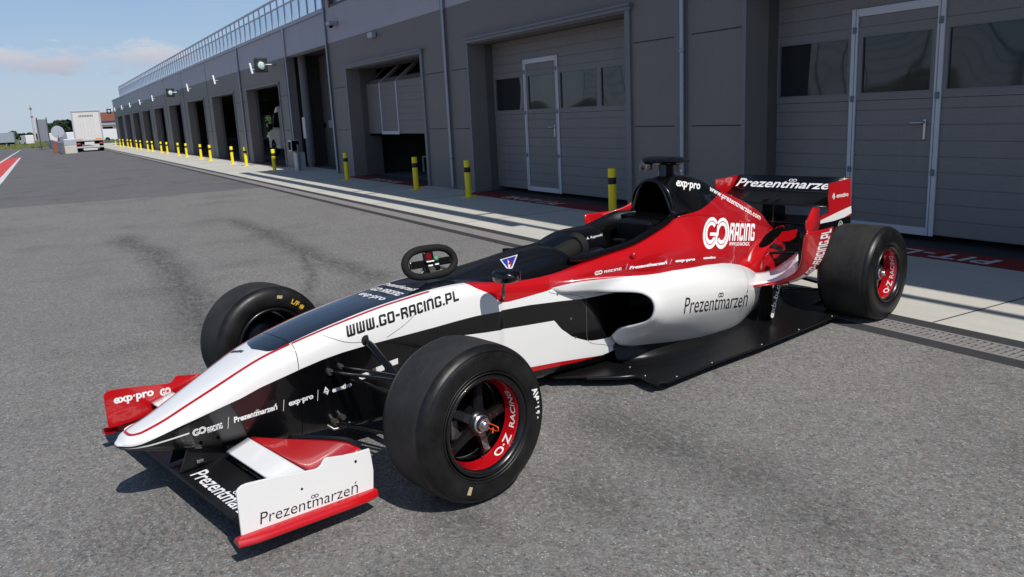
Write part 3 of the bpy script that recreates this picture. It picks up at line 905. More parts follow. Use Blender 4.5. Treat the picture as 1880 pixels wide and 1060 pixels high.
g0 = signal()
for i, (x, lb) in enumerate([(-26.4, 'large round signal lamp in a black housing beside the tall passage'), (-46.3, 'smaller looking round signal lamp midway along the open garages'), (-87.9, 'tiny round signal lamp at the far corner of the pit building')]):
    o = g0 if i == 0 else copy_tree(g0)
    o.location = (x, FY, 3.14); tag(o, lb, 'signal lamp', 'round signal lamps on the pit building')
r = empty('security_camera', (-20.25, FY, 3.66)); tag(r, 'white dome security camera on a bracket under the upper windows', 'camera')
b = MB(); b.tube([(-0.35, -0.02, 0.02), (-0.1, -0.12, 0.02)], 0.015, 8); b.bbox((-0.02, -0.24, -0.03), (0.24, -0.02, 0.06), 0.02); b.build('housing', M['alu'], r)
b = MB(); b.lathe([(0, -0.09), (0.035, -0.08), (0.05, -0.05), (0.05, -0.02)], 16, 'z', M=Matrix.Translation((0.06, -0.13, 0))); b.build('dome', M['dark'], r)
r = empty('wall_lamp', (-17.65, FY, 3.16)); tag(r, 'small square grey wall lamp above the half-raised garage door', 'wall light')
b = MB(); b.bbox((-0.14, -0.12, -0.05), (0.14, -0.01, 0.06), 0.012); b.build('housing', M['alu'], r)
b = MB(); b.box((-0.12, -0.11, -0.056), (0.12, -0.02, -0.0505)); b.build('diffuser', M['frame'], r)

# metal stand with box by the passage
r = empty('control_stand', (-24.0, 6.45, 0)); tag(r, 'grey metal stand with a tilted box on top beside the tall passage', 'stand')
b = MB(); b.bbox((-0.05, -0.05, 0.0), (0.28, 0.2, 0.52), 0.01); b.build('cabinet', M['alu'], r)
b = MB(); b.bbox((0.3, -0.02, 0.0), (0.35, 0.03, 0.75), 0.005); b.build('leg', M['trim'], r)
b = MB(); b.bbox((-0.32, -0.1, 0.55), (0.0, 0.15, 0.86), 0.01); b.build('box', M['frame'], r)
b = MB(); b.box((0.0, -0.08, 0.56), (0.02, 0.13, 0.85)); b.box((-0.28, -0.105, 0.59), (-0.04, -0.1005, 0.82)); b.build('screen', M['dark'], r)
b = MB(); b.box((0.05, 0.28, 0.9), (0.3, 0.29, 1.5)); b.build('notice', M['whiteline'], r)

# ------------------------------------------------------------------ vehicles
M['vanbody'] = mat('van_silver', (0.38, 0.40, 0.42), 0.35, 0.0, coat=0.6)
M['van_white'] = mat('van_white', (0.65, 0.65, 0.66), 0.35, coat=0.4)
M['redlight'] = mat('red_light_lens', (0.35, 0.02, 0.02), 0.3)
M['amber'] = mat('amber_lens', (0.75, 0.3, 0.06), 0.4)
def wheel_part(parent, loc, rad, wid, hub=None):
    b = MB(); T = Matrix.Translation(loc)
    b.lathe([(rad * .62, -wid / 2), (rad * .9, -wid / 2), (rad, -wid * .35), (rad, wid * .35), (rad * .9, wid / 2), (rad * .62, wid / 2)], 28, 'y', M=T)
    o = b.build('wheel', M['tyre'], parent)
    b = MB(); b.lathe([(0, -wid * .42), (rad * .2, -wid * .42), (rad * .25, -wid * .3), (rad * .55, -wid * .36), (rad * .62, -wid * .46)], 28, 'y', M=T)
    for k in range(5):
        a = k * 2 * math.pi / 5
        b.box((rad * .2, -wid * .43, -rad * .07), (rad * .58, -wid * .38, rad * .07), M=T @ Matrix.Rotation(a, 4, 'Y'))
    b.lathe([(0, wid * .42), (rad * .2, wid * .42), (rad * .25, wid * .3), (rad * .55, wid * .36), (rad * .62, wid * .46)], 28, 'y', M=T)
    b.build('rim', hub or M['steel'], o)
    return o
def van(name, loc, rz, sc_, body, label):
    r = empty(name, loc, rz); r.scale = (sc_,) * 3; tag(r, label, 'van')
    # side profile, x forward
    prof = [(-2.7, 0.35), (2.45, 0.35), (2.62, 0.5), (2.6, 0.95), (2.45, 1.12), (1.75, 1.35), (1.05, 2.2), (0.75, 2.42), (-2.5, 2.5), (-2.68, 2.35), (-2.72, 0.9)]
    b = MB(); b.prism(prof, -0.95, 0.95, 'y'); bd = b.build('body', body, r)
    mod = bd.modifiers.new('bev', 'BEVEL'); mod.width = 0.07; mod.segments = 3; mod.limit_method = 'ANGLE'
    for s_ in (-1, 1):
        b = MB(); b.prism([(1.55, 1.42), (1.0, 2.1), (0.35, 2.15), (0.3, 1.38)], s_ * 0.952, s_ * 0.958, 'y'); b.build('side_window', M['dark'], r)
        b = MB(); b.bbox((1.35, s_ * 1.0, 1.3), (1.5, s_ * 1.22, 1.6), 0.03); b.build('wing_mirror', M['bblack'], r)
        b = MB(); b.prism([(1.05 + 0.46 * math.cos(t * math.pi / 12), 0.36 + 0.46 * math.sin(t * math.pi / 12)) for t in range(13)], s_ * 0.951, s_ * 0.957, 'y', M=Matrix.Translation((0.65, 0, 0))); b.prism([(-1.6 + 0.46 * math.cos(t * math.pi / 12), 0.36 + 0.46 * math.sin(t * math.pi / 12)) for t in range(13)], s_ * 0.951, s_ * 0.957, 'y'); b.build('wheel_arch', M['dark'], r)
        for xx in (1.7, -1.6): wheel_part(r, (xx, s_ * 0.86, 0.34), 0.34, 0.2)
        b = MB(); b.bbox((2.42, s_ * 0.55, 0.85), (2.6, s_ * 0.9, 1.1), 0.03); b.build('headlight', M['alu'], r)
    b = MB(); b.add([(1.76, -0.8, 1.375), (1.76, 0.8, 1.375), (1.1, 0.75, 2.17), (1.1, -0.75, 2.17)], [(0, 1, 2, 3)])
    for i in range(4): b.v[i] = (b.v[i][0] + 0.02, b.v[i][1], b.v[i][2] + 0.012)
    b.build('windscreen', M['dark'], r)
    return r
van('van', (-33.9, 9.45, 0), R(181), 0.84, M['vanbody'], 'silver grey van parked inside the nearest open garage')
van('van', (-118, 8.9, 0), R(84), 0.62, M['van_white'], 'white van in front of the red roofed building beyond the pit building')
van('van', (-125, 1.6, 0), R(190), 0.55, M['van_white'], 'white van behind the guardrail left of the round sign')
van('van', (-108, 3.0, 0), R(200), 0.55, M['van_white'], 'white van with a dark window between the round sign and the truck')

def truck(loc, rz, s_):
    r = empty('box_truck', loc, rz); r.scale = (s_,) * 3; tag(r, 'white box truck seen from behind at the end of the pit lane', 'truck')
    b = MB(); b.bbox((-4.0, -1.25, 1.12), (3.6, 1.25, 3.86), 0.03); b.build('cargo_box', M['truckw'], r)
    b = MB()
    for s in (-1, 1): b.bbox((-4.04, s * 1.13 if s < 0 else 1.13, 1.1), (-3.99, s * 1.27 if s < 0 else 1.27, 3.9), 0.01)
    b.bbox((-4.05, -1.27, 3.78), (-3.98, 1.27, 3.92), 0.01); b.bbox((-4.05, -1.27, 1.02), (-3.98, 1.27, 1.12), 0.01); b.box((-4.02, -0.003, 1.15), (-4.008, 0.003, 3.76)); b.build('door_frame', M['alu'], r)
    for yy in (-.55, -.3, .3, .55):
        b = MB(); b.tube([(-4.035, yy, 1.15), (-4.035, yy, 3.75)], 0.010, 6); b.build('lock_rod', M['truckw'], r)
    b = MB()
    for i in range(9): b.box((-4.012, 0.62 - i * 0.14 - 0.1, 3.3), (-4.004, 0.62 - i * 0.14, 3.46))
    b.build('lettering', M['steel'], r)
    for y0 in (-1.1, 0.55):
        b = MB(); b.box((-4.06, y0, 1.14), (-4.051, y0 + 0.55, 1.25)); b.build('marker_strip', M['amber'], r)
    b = MB(); b.bbox((-3.9, -1.15, 0.75), (3.4, 1.15, 1.0), 0.02); b.build('chassis', M['dark'], r)
    b = MB(); b.bbox((-3.98, -1.2, 0.36), (-3.9, 1.2, 0.5), 0.02); b.build('underrun_bar', M['alu'], r)
    b = MB(); b.box((-3.97, -0.4, 0.66), (-3.95, 0.45, 0.95)); b.box((-3.97, -.6, .14), (-3.95, .6, .32)); b.build('number_plate', M['truckw'], r)
    for s in (-1, 1):
        b = MB(); b.bbox((-3.98, s * 0.98 - 0.17, 0.68), (-3.93, s * 0.98 + 0.17, 0.84), 0.01); b.build('tail_light', M['redlight'], r)
        for xx in (-2.6, 4.2): wheel_part(r, (xx, s * 1.0, 0.45), 0.45, 0.36)
    b = MB(); b.bbox((3.75, -1.2, 0.6), (5.7, 1.2, 3.1), 0.12); b.build('cab', M['truckw'], r)
    b = MB(); b.box((5.69, -1.0, 1.7), (5.72, 1.0, 2.7)); b.build('windscreen', M['dark'], r)
    return r
truck((-67.6, 3.33, 0), R(176.8), 0.72)

# far left row of things
def trailer():
    r = empty('trailer', (-117, -4.9, 0), R(86)); tag(r, 'grey blue box trailer at the left edge beyond the grass', 'trailer')
    r.scale = (.66, .66, .66)
    b = MB(); b.bbox((-4, -1.2, 0.75), (4, 1.2, 2.55), 0.04)
    b.build('box', plain('trailer_grey', (0.24, 0.29, 0.33), 0.5), r)
    b = MB()
    for i in range(16): b.box((-3.9 + i * 0.5, -1.225, 0.8), (-3.85 + i * 0.5, -1.2, 2.5)); b.box((-3.9 + i * .5, 1.2, .8), (-3.85 + i * .5, 1.225, 2.5))
    b.build('rib', M['alu'], r)
    b = MB(); b.box((-3.8, -1.0, 0.45), (3.8, 1.0, 0.75)); b.build('chassis', M['dark'], r)
    for xx in (-2.6, -1.6, 2.6):
        for s in (-1, 1): wheel_part(r, (xx, s * 0.95, 0.35), 0.35, 0.25)
trailer()
van('van', (-123, -1.2, 0), R(200), 0.5, M['van_white'], 'white van between the trailer and the mast')
# guard rail
r = empty('guardrail', (-61, 1.35, 0)); tag(r, 'grey steel guardrail running away beside the pit exit', 'guardrail')
dirv = Vector((-110.8, 0.95, 0)) - Vector((-60.6, 1.35, 0)); Lg = dirv.length; 
G = Matrix.Rotation(math.atan2(dirv.y, dirv.x), 4, 'Z')
for z in (0.14, 0.4, 0.66):
    b = MB(); pr = [(0.0, -0.11), (0.035, -0.08), (0.035, -0.03), (0.0, 0), (0.035, 0.03), (0.035, 0.08), (0.0, 0.11)]
    b.grid([[G @ Vector((t * Lg, pp[0] + 0.02, z + pp[1])) for pp in pr] for t in (0, .25, .5, .75, 1)], smooth=False); b.grid([[G @ Vector((t * Lg, pp[0] + 0.012, z + pp[1])) for pp in pr] for t in (0, .25, .5, .75, 1)], smooth=False)
    b.build('rail', M['alu'], r)
for i in range(13):
    b = MB(); b.box((i * 4.1, -0.06, 0), (i * 4.1 + 0.08, 0.01, 0.78), M=G); b.build('post', M['steel'], r)
r = empty('barrier_block', (-61.5, 1.9, 0)); tag(r, 'pale concrete barrier block between the guardrail and the truck', 'barrier')
b = MB(); b.bbox((-0.6, -0.42, 0), (0.1, 0.32, 0.55), 0.04); b.build('block', M['concrete'], r)
b = MB(); b.bbox((-0.6, -0.42, 0.552), (0.1, 0.32, 0.95), 0.02); b.build('screen_panel', M['alu'], r)
r = empty('red_post', (-66.5, 1.05, 0)); tag(r, 'dark red square post at the start of the guardrail', 'post')
b = MB(); b.bbox((-0.12, -0.16, 0), (0.12, 0.16, 0.72), 0.02); b.build('body', M['brick'], r); b = MB(); b.bbox((-.14, -.18, .72), (.14, .18, .76), .01); b.build('cap', M['brick'], r)
r = empty('round_sign', (-80, 1.62, 0)); tag(r, 'round grey sign on a post behind the guardrail', 'sign')
b = MB(); b.tube([(0, 0, 0), (0, 0, 1.2)], 0.04, 10); b.build('post', M['steel'], r)
b = MB(); b.lathe([(0, 0.03), (0.48, 0.03), (0.5, 0.015), (0.5, -0.015), (0, -0.015)], 40, 'y', smooth=False, M=Matrix.Translation((0, 0, 1.45)) @ Matrix.Rotation(R(-92), 4, 'Z')); b.build('disc', M['alu'], r)
r = empty('notice_board', (-84, 0.55, 0), R(-28)); tag(r, 'tall grey board seen edge on left of the round sign', 'board')
b = MB(); b.bbox((-0.9, -0.03, 0.7), (0.9, 0.03, 2.6), 0.01); b.build('panel', M['alu'], r)
for xx in (-0.8, 0.8): b = MB(); b.box((xx - .04, 0.03, 0), (xx + .04, 0.1, 2.75)); b.build('leg', M['steel'], r)
# mast
r = empty('radio_mast', (-190, -0.2, 0)); tag(r, 'tall thin pale mast rising above the trees', 'mast')
b = MB(); b.tube([(0, 0, 0), (0, 0, 3.4), (0, 0, 6.3)], [0.2, 0.16, 0.12], 10); b.build('pole', plain('mast_paint', (0.5, 0.42, 0.4), 0.6), r)
b = MB(); b.tube([(0, 0, 4.6), (0, 0, 4.75)], 0.26, 12); b.tube([(0, 0, 6.1), (0, 0, 6.3)], 0.26, 12); b.build('platform', M['steel'], r)
b = MB(); b.tube([(0, 0, 6.3), (0, 0, 6.9)], 0.05, 6); b.build('antenna', M['steel'], r)
# building with red roof beyond
r = empty('red_roofed_hall', (-150, 16.6, 0)); tag(r, 'low hall with a red brown roof band and dark doorway behind the truck', 'building')
b = MB(); b.box((-12, -7.5, 0), (0, 12, 2.8)); b.build('wall', plain('hall_wall', (0.2, 0.15, 0.15), 0.7), r)
b = MB(); b.box((-12.3, -7.8, 2.8), (0.3, 12.3, 4.2)); b.build('roof', M['brick'], r)
b = MB(); b.box((0.0, -7.3, 2.2), (0.06, 12, 2.75)); b.build('window', M['flash'], r)
b = MB(); b.box((0.0, -7.0, 0.0), (0.07, -5.6, 1.9)); b.build('doorway', M['dark'], r)
# garage contents seen under the half raised door
r = empty('parked_car', (-17.2, 9.6, 0), R(8)); tag(r, 'dark race car body standing inside the garage under the half-raised door', 'car')
b = MB(); b.prism([(-1.5, 0.18), (1.5, 0.18), (1.55, 0.4), (0.9, 0.55), (0.5, 0.82), (-0.6, 0.85), (-1.2, 0.6), (-1.55, 0.55)], -0.6, 0.6, 'y'); bd = b.build('body', M['black'], r); md = bd.modifiers.new('b', 'BEVEL'); md.width = 0.06; md.segments = 3
for xx in (-1.0, 1.05):
    for s in (-1, 1): wheel_part(r, (xx, s * 0.62, 0.28), 0.28, 0.2)
r = empty('folding_chair', (-19.1, 8.6, 0), R(20)); tag(r, 'white plastic chair just inside the half-raised garage door', 'chair')
b = MB(); b.bbox((-0.2, -0.2, 0.36), (0.2, 0.2, 0.39), 0.01); b.build('seat', M['frame'], r)
b = MB(); b.bbox((-0.2, 0.17, 0.39), (0.2, 0.2, 0.75), 0.01); b.build('backrest', M['frame'], r)
for xx in (-.18, .18):
    for yy in (-.18, .18): b = MB(); b.box((xx - .015, yy - .015, 0), (xx + .015, yy + .015, .36)); b.build('leg', M['frame'], r)

# ------------------------------------------------------------------ trees
def leaf_crown(n, rx, rz, lumps, size, seed):
    rnd = random.Random(seed); b = MB()
    cs = []
    for i in range(lumps):
        a = rnd.uniform(0, 6.28); q = rnd.uniform(0, 0.75) ** 0.6
        cs.append((Vector((math.cos(a) * rx * q, math.sin(a) * rx * q, rnd.uniform(-0.7, 0.85) * rz)), rnd.uniform(0.28, 0.5) * min(rx, rz)))
    for i in range(n):
        c, rr = rnd.choice(cs)
        d = Vector((rnd.gauss(0, 1), rnd.gauss(0, 1), rnd.gauss(0, 1))).normalized() * rr * rnd.uniform(0.6, 1.15)
        p = c + d
        s = size * rnd.uniform(0.5, 1.3)
        e1 = Vector((rnd.gauss(0, 1), rnd.gauss(0, 1), rnd.gauss(0, 1))).normalized(); e2 = e1.orthogonal().normalized()
        b.add([p - e1 * s, p + e2 * s * .7, p + e1 * s, p - e2 * s * .7], [(0, 1, 2, 3)], 0 if rnd.random() < .6 else 1, False)
    return b
protos = []
for sd_ in range(4):
    r = empty('broadleaf_tree' if sd_ < 2 else 'pine_tree')
    hh = [6, 5, 8, 7][sd_]
    cb = leaf_crown(1500, 2.6 if sd_ < 2 else 2.0, hh * 0.42, 16, 0.42, sd_)
    for i, v in enumerate(cb.v): cb.v[i] = (v[0], v[1], v[2] + hh * 0.58)
    cb.build('crown', [M['leaf'] if sd_ < 2 else M['leafd'], M['leafd']], r, recalc=False)
    t = MB(); t.tube([(0, 0, 0), (0.1, 0, hh * .35), (0, .1, hh * .8)], [0.22, 0.16, 0.05], 8)
    for k in range(5):
        a = k * 1.3; z0 = hh * (.3 + .1 * k); t.tube([(0.05, 0, z0), (math.cos(a) * 1.3, math.sin(a) * 1.3, z0 + 1.0)], [0.08, 0.03], 6)
    t.build('trunk', M['bark'], r)
    protos.append(r)
used = set()
def tree(k, x, y, s, rz, label, group):
    o = protos[k] if k not in used else copy_tree(protos[k]); used.add(k)
    o.location = (x, y, -0.1); o.scale = (s, s, s); o.rotation_euler.z = rz
    tag(o, label, 'tree', group)
rnd = random.Random(3)
PG, BG = 'dark trees behind the guardrail and the truck', 'low trees and bushes along the left horizon'
for i in range(14):      # dense dark clump behind the round sign and truck
    t_ = i / 13
    tree(2 + i % 2, -168 - rnd.uniform(0, 10), 1.6 + 6.2 * t_ + rnd.uniform(-.3, .3), 0.36 + 0.14 * math.sin(min(1, t_ * 1.6) * 1.5) + rnd.uniform(-.04, .04), rnd.uniform(0, 6), 'dark green tree in the dense clump behind the round sign and the truck', PG)
for i in range(12):
    tree(i % 2, -208 - rnd.uniform(0, 14), -9.5 + 1.05 * i + rnd.uniform(-.4, .4), rnd.uniform(0.22, 0.32) + (0.14 if i == 5 else 0), rnd.uniform(0, 6), 'low green tree along the left horizon beyond the trailer', BG)
for i in range(4):
    tree(2 + i % 2, -190, 11.5 + 2.2 * i, .66 + .05 * i, i, 'dark tree showing above the red brown roof', 'trees above the red brown roof')
for i in range(9):
    tree(i % 2, -40 + i * 9 + rnd.uniform(-2, 2), -70 - rnd.uniform(0, 8), rnd.uniform(.8, 1.2), rnd.uniform(0, 6), 'broad green tree far across the track behind the camera', 'trees across the track')
for i in range(7):
    tree(i % 2, -92 - rnd.uniform(0, 10), 22 + i * 1.6, rnd.uniform(.4, .55), rnd.uniform(0, 6), 'low green tree seen through the back of the open garages', 'trees behind the open garages')
# grass verge
g_ = MB(); rr_ = random.Random(5)
for i in range(9000):
    x = -rr_.uniform(96, 150); y = rr_.uniform(-30, 3); h = rr_.uniform(0.1, 0.35)
    g_.add([(x, y - .05, -.05), (x, y + .05, -.05), (x + rr_.uniform(-.1, .1), y + rr_.uniform(-.1, .1), h)], [(0, 1, 2)], 0, False)
tag(g_.build('grass_verge', plain('verge_grass', (0.13, 0.15, 0.05), 0.9, 0.4, 1.0), recalc=False), 'green grass verge along the far edge of the track', 'grass', kind='stuff')
g_ = MB(); g_.add([(-400, -200, 0.0), (-96, -200, 0.0), (-96, 0.3, 0.0), (-112, 3, 0.0), (-400, 3, 0.0)], [(0, 1, 2, 3, 4)]); tag(g_.build('grass_field', M['grass']), kind='structure')

# =================================================================== the racing car
# car frame: x forward (0 at the front axle), y to the car's left, z up
CX, CY, CTH = -2.427 * 1.42, 0.746 * 1.42, 4.928
car = empty('racing_car', (CX, CY, 0), CTH)
tag(car, 'open-wheel racing car in white, red and black livery parked on the asphalt', 'racing car')
FR, RRR = 0.301, 0.300
WBASE = 3.317

# ---- chassis sections: x, S (top shoulder half width), Zs (shoulder height), crown, W (max half width), Wz, Wb (bottom half width), Zb (bottom)
TUB = [
 (0.985, .022, .282, .004, .030, .272, .022, .256),
 (0.965, .040, .296, .008, .050, .275, .038, .247),
 (0.93, .052, .306, .012, .067, .278, .055, .238),
 (0.85, .068, .330, .016, .086, .285, .075, .216),
 (0.75, .080, .372, .018, .101, .310, .092, .194),
 (0.65, .093, .415, .019, .117, .335, .106, .175),
 (0.55, .106, .458, .020, .131, .365, .120, .160),
 (0.45, .121, .497, .020, .144, .395, .132, .147),
 (0.35, .136, .524, .020, .157, .420, .144, .137),
 (0.25, .147, .546, .020, .168, .440, .152, .128),
 (0.15, .155, .566, .020, .178, .450, .160, .118),
 (0.05, .160, .583, .020, .186, .455, .166, .104),
 (-0.05, .165, .598, .020, .193, .455, .172, .095),
 (-0.15, .169, .610, .020, .199, .455, .178, .090),
 (-0.25, .174, .620, .020, .205, .455, .184, .087),
 (-0.35, .181, .628, .020, .212, .455, .190, .084),
 (-0.50, .200, .632, .022, .226, .455, .202, .080),
 (-0.65, .222, .622, .030, .243, .455, .216, .077),
 (-0.80, .240, .606, .040, .260, .450, .232, .074),
 (-0.95, .252, .598, .050, .280, .445, .250, .072),
 (-1.15, .258, .598, .050, .302, .440, .275, .070),
 (-1.35, .262, .615, .050, .325, .430, .300, .070),
 (-1.55, .262, .635, .050, .345, .420, .320, .070)]
def tub_ring(x, half):
    S, Zs, c, Wd, Wz, Wb, Zb = [interp_x(TUB, x, k) for k in range(1, 8)]
    Wd = max(Wd, S + .036 * min(1, S / .08)) if x > -.7 else Wd
    hh = min(1, (Zs - Wz) / .08)
    a = [(0, Zs + c * .5), (S * .55, Zs + c * .40), (S, Zs), (S + (Wd - S) * .42, Zs - .011 * hh), (S + (Wd - S) * .82, Zs - .036 * hh), (Wd - .001, Zs * .45 + Wz * .55), (Wd, Wz), (Wd - (Wd - Wb) * .35, (Wz + Zb) / 2), (Wb, Zb + .018), (Wb - .016, Zb + .002), (Wb * .5, Zb), (0, Zb)]
    return [Vector((x, p.x, p.y)) for p in cr([Vector((y, z, 0)) for y, z in a], half)]
def mirror_grid(rows):
    """rows run from centre top to centre bottom on the near side; returns closed rings"""
    out = []
    for rw in rows:
        out.append(rw + [Vector((p.x, -p.y, p.z)) for p in rw[-2:0:-1]] + [rw[0]])
    return out
def build_tub(name, x0, x1, mt, n, capf=False):
    xs_ = [x0 + (x1 - x0) * i / n for i in range(n + 1)]
    if capf: xs_ = [x0 + (x1 - x0) * (i / n) ** 1.6 for i in range(n + 1)]
    rows = mirror_grid([tub_ring(x, 44) for x in xs_])
    b = MB(); b.grid(rows)
    if capf:
        r0_ = rows[0]; c = sum(r0_[:-1], Vector()) / (len(r0_) - 1); tip = c + Vector((0.012, 0, 0))
        mid = [[p.lerp(tip, t) + Vector((0.012 * math.sin(t * 1.57) * (1 - t) * 1.2, 0, 0)) for p in r0_] for t in (1.0, .75, .5, .25, 0)]
        b.grid(mid)
    return b.build(name, mt, car, weld=0.0004)

# ---- livery as functions of position
SCURVE = [(r_[0], r_[1]) for r_ in TUB]
WB_LINE = [(1.0, .2735), (.954, .272), (.926, .275), (.865, .293), (.805, .31), (.745, .324), (.654, .346), (.559, .367), (.48, .393), (.306, .434), (.215, .451), (.123, .461), (-.013, .467), (-.166, .469),
           (-.339, .473), (-.475, .481), (-.567, .485), (-.655, .483), (-.888, .478), (-1.073, .464), (-1.226, .45), (-1.365, .447), (-1.6, .44)]
def livery_tub(name):
    mt = mat(name, WHITE, 0.24, coat=0.7)
    k = NT(mt); v = k.obj()
    sx = k.n('ShaderNodeSeparateXYZ'); k.l(v, sx.inputs[0]); X, Y, Z = sx.outputs
    AY = k.math('ABSOLUTE', Y)
    f = lambda pts, y0, y1: k.curve(X, pts, -1.7, 1.1, y0, y1)
    lt = lambda a, b: k.math('LESS_THAN', a, b)
    gt = lambda a, b: k.math('GREATER_THAN', a, b)
    AND = lambda a, b: k.math('MULTIPLY', a, b)
    wb = f(WB_LINE, .2, .6)
    col = k.mix(lt(Z, wb), WHITE, BLACK)
    # low white panel behind the front wheel with its red pinstripe
    up = f([(-.30, .42), (-.617, .394), (-.84, .380), (-1.035, .370), (-1.050, .352), (-1.065, .333), (-1.085, .312), (-1.11, .294), (-1.15, .262), (-1.202, .238), (-1.25, .219), (-1.295, .209), (-1.36, .204), (-1.432, .205), (-1.7, .205)], .05, .5)
    lo = f([(-.30, .20), (-.912, .151), (-1.084, .139), (-1.285, .119), (-1.363, .111), (-1.471, .123), (-1.7, .15)], .05, .5)
    lo2 = f([(-.30, .16), (-.939, .124), (-1.209, .110), (-1.325, .112), (-1.40, .12), (-1.471, .123), (-1.7, .15)], .05, .5)
    inx = lt(X, -.35)
    col = k.mix(AND(inx, AND(lt(Z, up), gt(Z, lo2))), col, RED)
    col = k.mix(AND(inx, AND(lt(Z, up), gt(Z, lo))), col, WHITE)
    # nose pinstripe near the tip
    ns = f([(1.1, .263), (.95, .2615), (.90, .2635), (.86, .268), (.75, .278), (.70, .284)], .2, .4)
    col = k.mix(AND(gt(X, .762), lt(k.math('ABSOLUTE', k.math('SUBTRACT', Z, ns)), .0032)), col, WHITE)
    # red flank beside the cockpit
    rd = f([(-.5, .8), (-.545, .66), (-.57, .622), (-.60, .603), (-.649, .577), (-.687, .539), (-.705, .526), (-.726, .519), (-.76, .516), (-.829, .519), (-.991, .530), (-1.2, .56), (-1.7, .56)], .4, .8)
    col = k.mix(AND(lt(X, -.52), gt(Z, rd)), col, RED)
    top = k.math('GREATER_THAN', Z, k.math('ADD', wb, .012))
    # black top panel
    Bp = f([(.5, -.01), (.428, -.01), (.426, .03), (.421, .055), (.415, .085), (.40, .108), (.384, .115), (.326, .121), (.226, .125), (.098, .131), (0, .133), (-.14, .138), (-.286, .146), (-.411, .154), (-.50, .162), (-.6, .172), (-.67, .212), (-.76, .232), (-.9, .243), (-1.0, .247), (-1.2, .253), (-1.6, .256)], -.02, .3)
    BP_ = AND(lt(AY, Bp), top)
    col = k.mix(BP_, col, (0.006, 0.008, 0.014))
    # panel seam across the nose
    k.color(col)
    k.bump(k.noise(14, 3, 0.5, v), 0.015, 0.01)
    return mt
M['tub'] = livery_tub('chassis_livery')
nose = build_tub('nose_cone', 0.985, 0.3215, M['tub'], 46, True)
tub = build_tub('monocoque', 0.3185, -1.55, M['tub'], 90)
seam = MB(); seam.grid(mirror_grid([[Vector((x, p.y * .993, p.z * .997 + .001)) for p in tub_ring(x, 44)] for x in (.3235, .3165)])); seam.build('panel_seam', M['dark'], car)

# ---- cockpit scuttle hump (black) in front of the opening
def hump_ring(x, hh, wd, n=24):
    S, Zs, c = [interp_x(TUB, x, k) for k in (1, 2, 3)]
    return [Vector((x, wd * math.cos(math.pi * t / n), Zs - .02 + (hh - Zs + .02) * (math.sin(math.pi * t / n)) ** .72)) for t in range(n + 1)]
HP = [(-.50, .642, .15), (-.58, .645, .168), (-.70, .650, .222), (-.85, .662, .238), (-1.0, .679, .245), (-1.1, .691, .249), (-1.19, .701, .25), (-1.235, .702, .249)]
b = MB(); rows = []
for i in range(30):
    x = -.50 - .735 * i / 29
    rows.append(hump_ring(x, interp_x(HP, x, 1), interp_x(HP, x, 2)))
b.grid(rows)
scuttle = b.build('cockpit_scuttle', M['black'], car)

# ---- side shell: rails from the cockpit edge / spine foot down to the floor
RAILS = [
 [(-.92, .244, .596), (-1.1, .258, .606), (-1.29, .262, .628), (-1.45, .262, .641), (-1.69, .262, .660), (-1.86, .255, .694), (-2.02, .243, .728), (-2.12, .225, .752), (-2.35, .205, .745), (-2.6, .18, .70), (-2.9, .16, .635), (-3.2, .14, .57), (-3.5, .09, .48)],
 [(-.96, .268, .560), (-1.12, .30, .577), (-1.3, .325, .588), (-1.5, .335, .598), (-1.75, .34, .612), (-2.0, .335, .638), (-2.2, .325, .655), (-2.45, .30, .625), (-2.7, .275, .575), (-2.95, .26, .52), (-3.2, .22, .47), (-3.5, .14, .40)],
 [(-1.06, .292, .505), (-1.15, .345, .562), (-1.3, .41, .579), (-1.5, .438, .583), (-1.8, .45, .582), (-2.1, .445, .565), (-2.4, .415, .52), (-2.7, .36, .455), (-2.95, .31, .41), (-3.2, .26, .38), (-3.5, .17, .33)],
 [(-1.245, .395, .492), (-1.305, .455, .541), (-1.40, .525, .562), (-1.52, .555, .566), (-1.8, .565, .552), (-2.1, .555, .510), (-2.4, .510, .445), (-2.65, .435, .385), (-2.9, .36, .34), (-3.2, .28, .30), (-3.5, .18, .26)],
 [(-1.338, .565, .499), (-1.40, .603, .520), (-1.53, .625, .520), (-1.8, .628, .495), (-2.1, .612, .448), (-2.4, .558, .388), (-2.65, .47, .325), (-2.9, .37, .27), (-3.2, .27, .23), (-3.5, .18, .20)]]
# the inlet lip wraps from the top round the outer edge and back under
LOW = [
 [(-1.385, .626, .470), (-1.53, .644, .455), (-1.8, .648, .425), (-2.1, .632, .388), (-2.4, .572, .325), (-2.65, .48, .26), (-2.9, .38, .20), (-3.2, .27, .17), (-3.5, .19, .15)],
 [(-1.400, .640, .410), (-1.53, .636, .372), (-1.8, .636, .335), (-2.1, .618, .30), (-2.4, .558, .245), (-2.65, .465, .19), (-2.9, .36, .15), (-3.2, .26, .12), (-3.5, .19, .11)],
 [(-1.396, .610, .345), (-1.52, .598, .296), (-1.8, .588, .250), (-2.1, .573, .215), (-2.4, .52, .17), (-2.62, .44, .13), (-2.9, .34, .11), (-3.2, .25, .09), (-3.5, .18, .08)],
 [(-1.394, .505, .297), (-1.50, .515, .238), (-1.78, .518, .172), (-2.1, .508, .120), (-2.4, .465, .080), (-2.6, .40, .072), (-2.9, .31, .07), (-3.2, .24, .07), (-3.5, .18, .07)],
 [(-1.390, .41, .268), (-1.47, .432, .196), (-1.77, .462, .124), (-2.1, .47, .077), (-2.4, .44, .056), (-2.6, .375, .055), (-2.9, .29, .055), (-3.2, .23, .055), (-3.5, .17, .055)],
 [(-1.388, .355, .222), (-1.44, .372, .160), (-1.77, .425, .098), (-2.1, .445, .060), (-2.4, .42, .05), (-2.6, .35, .05), (-2.9, .27, .05), (-3.2, .2, .05), (-3.5, .15, .05)]]
NU, NV = 72, 5
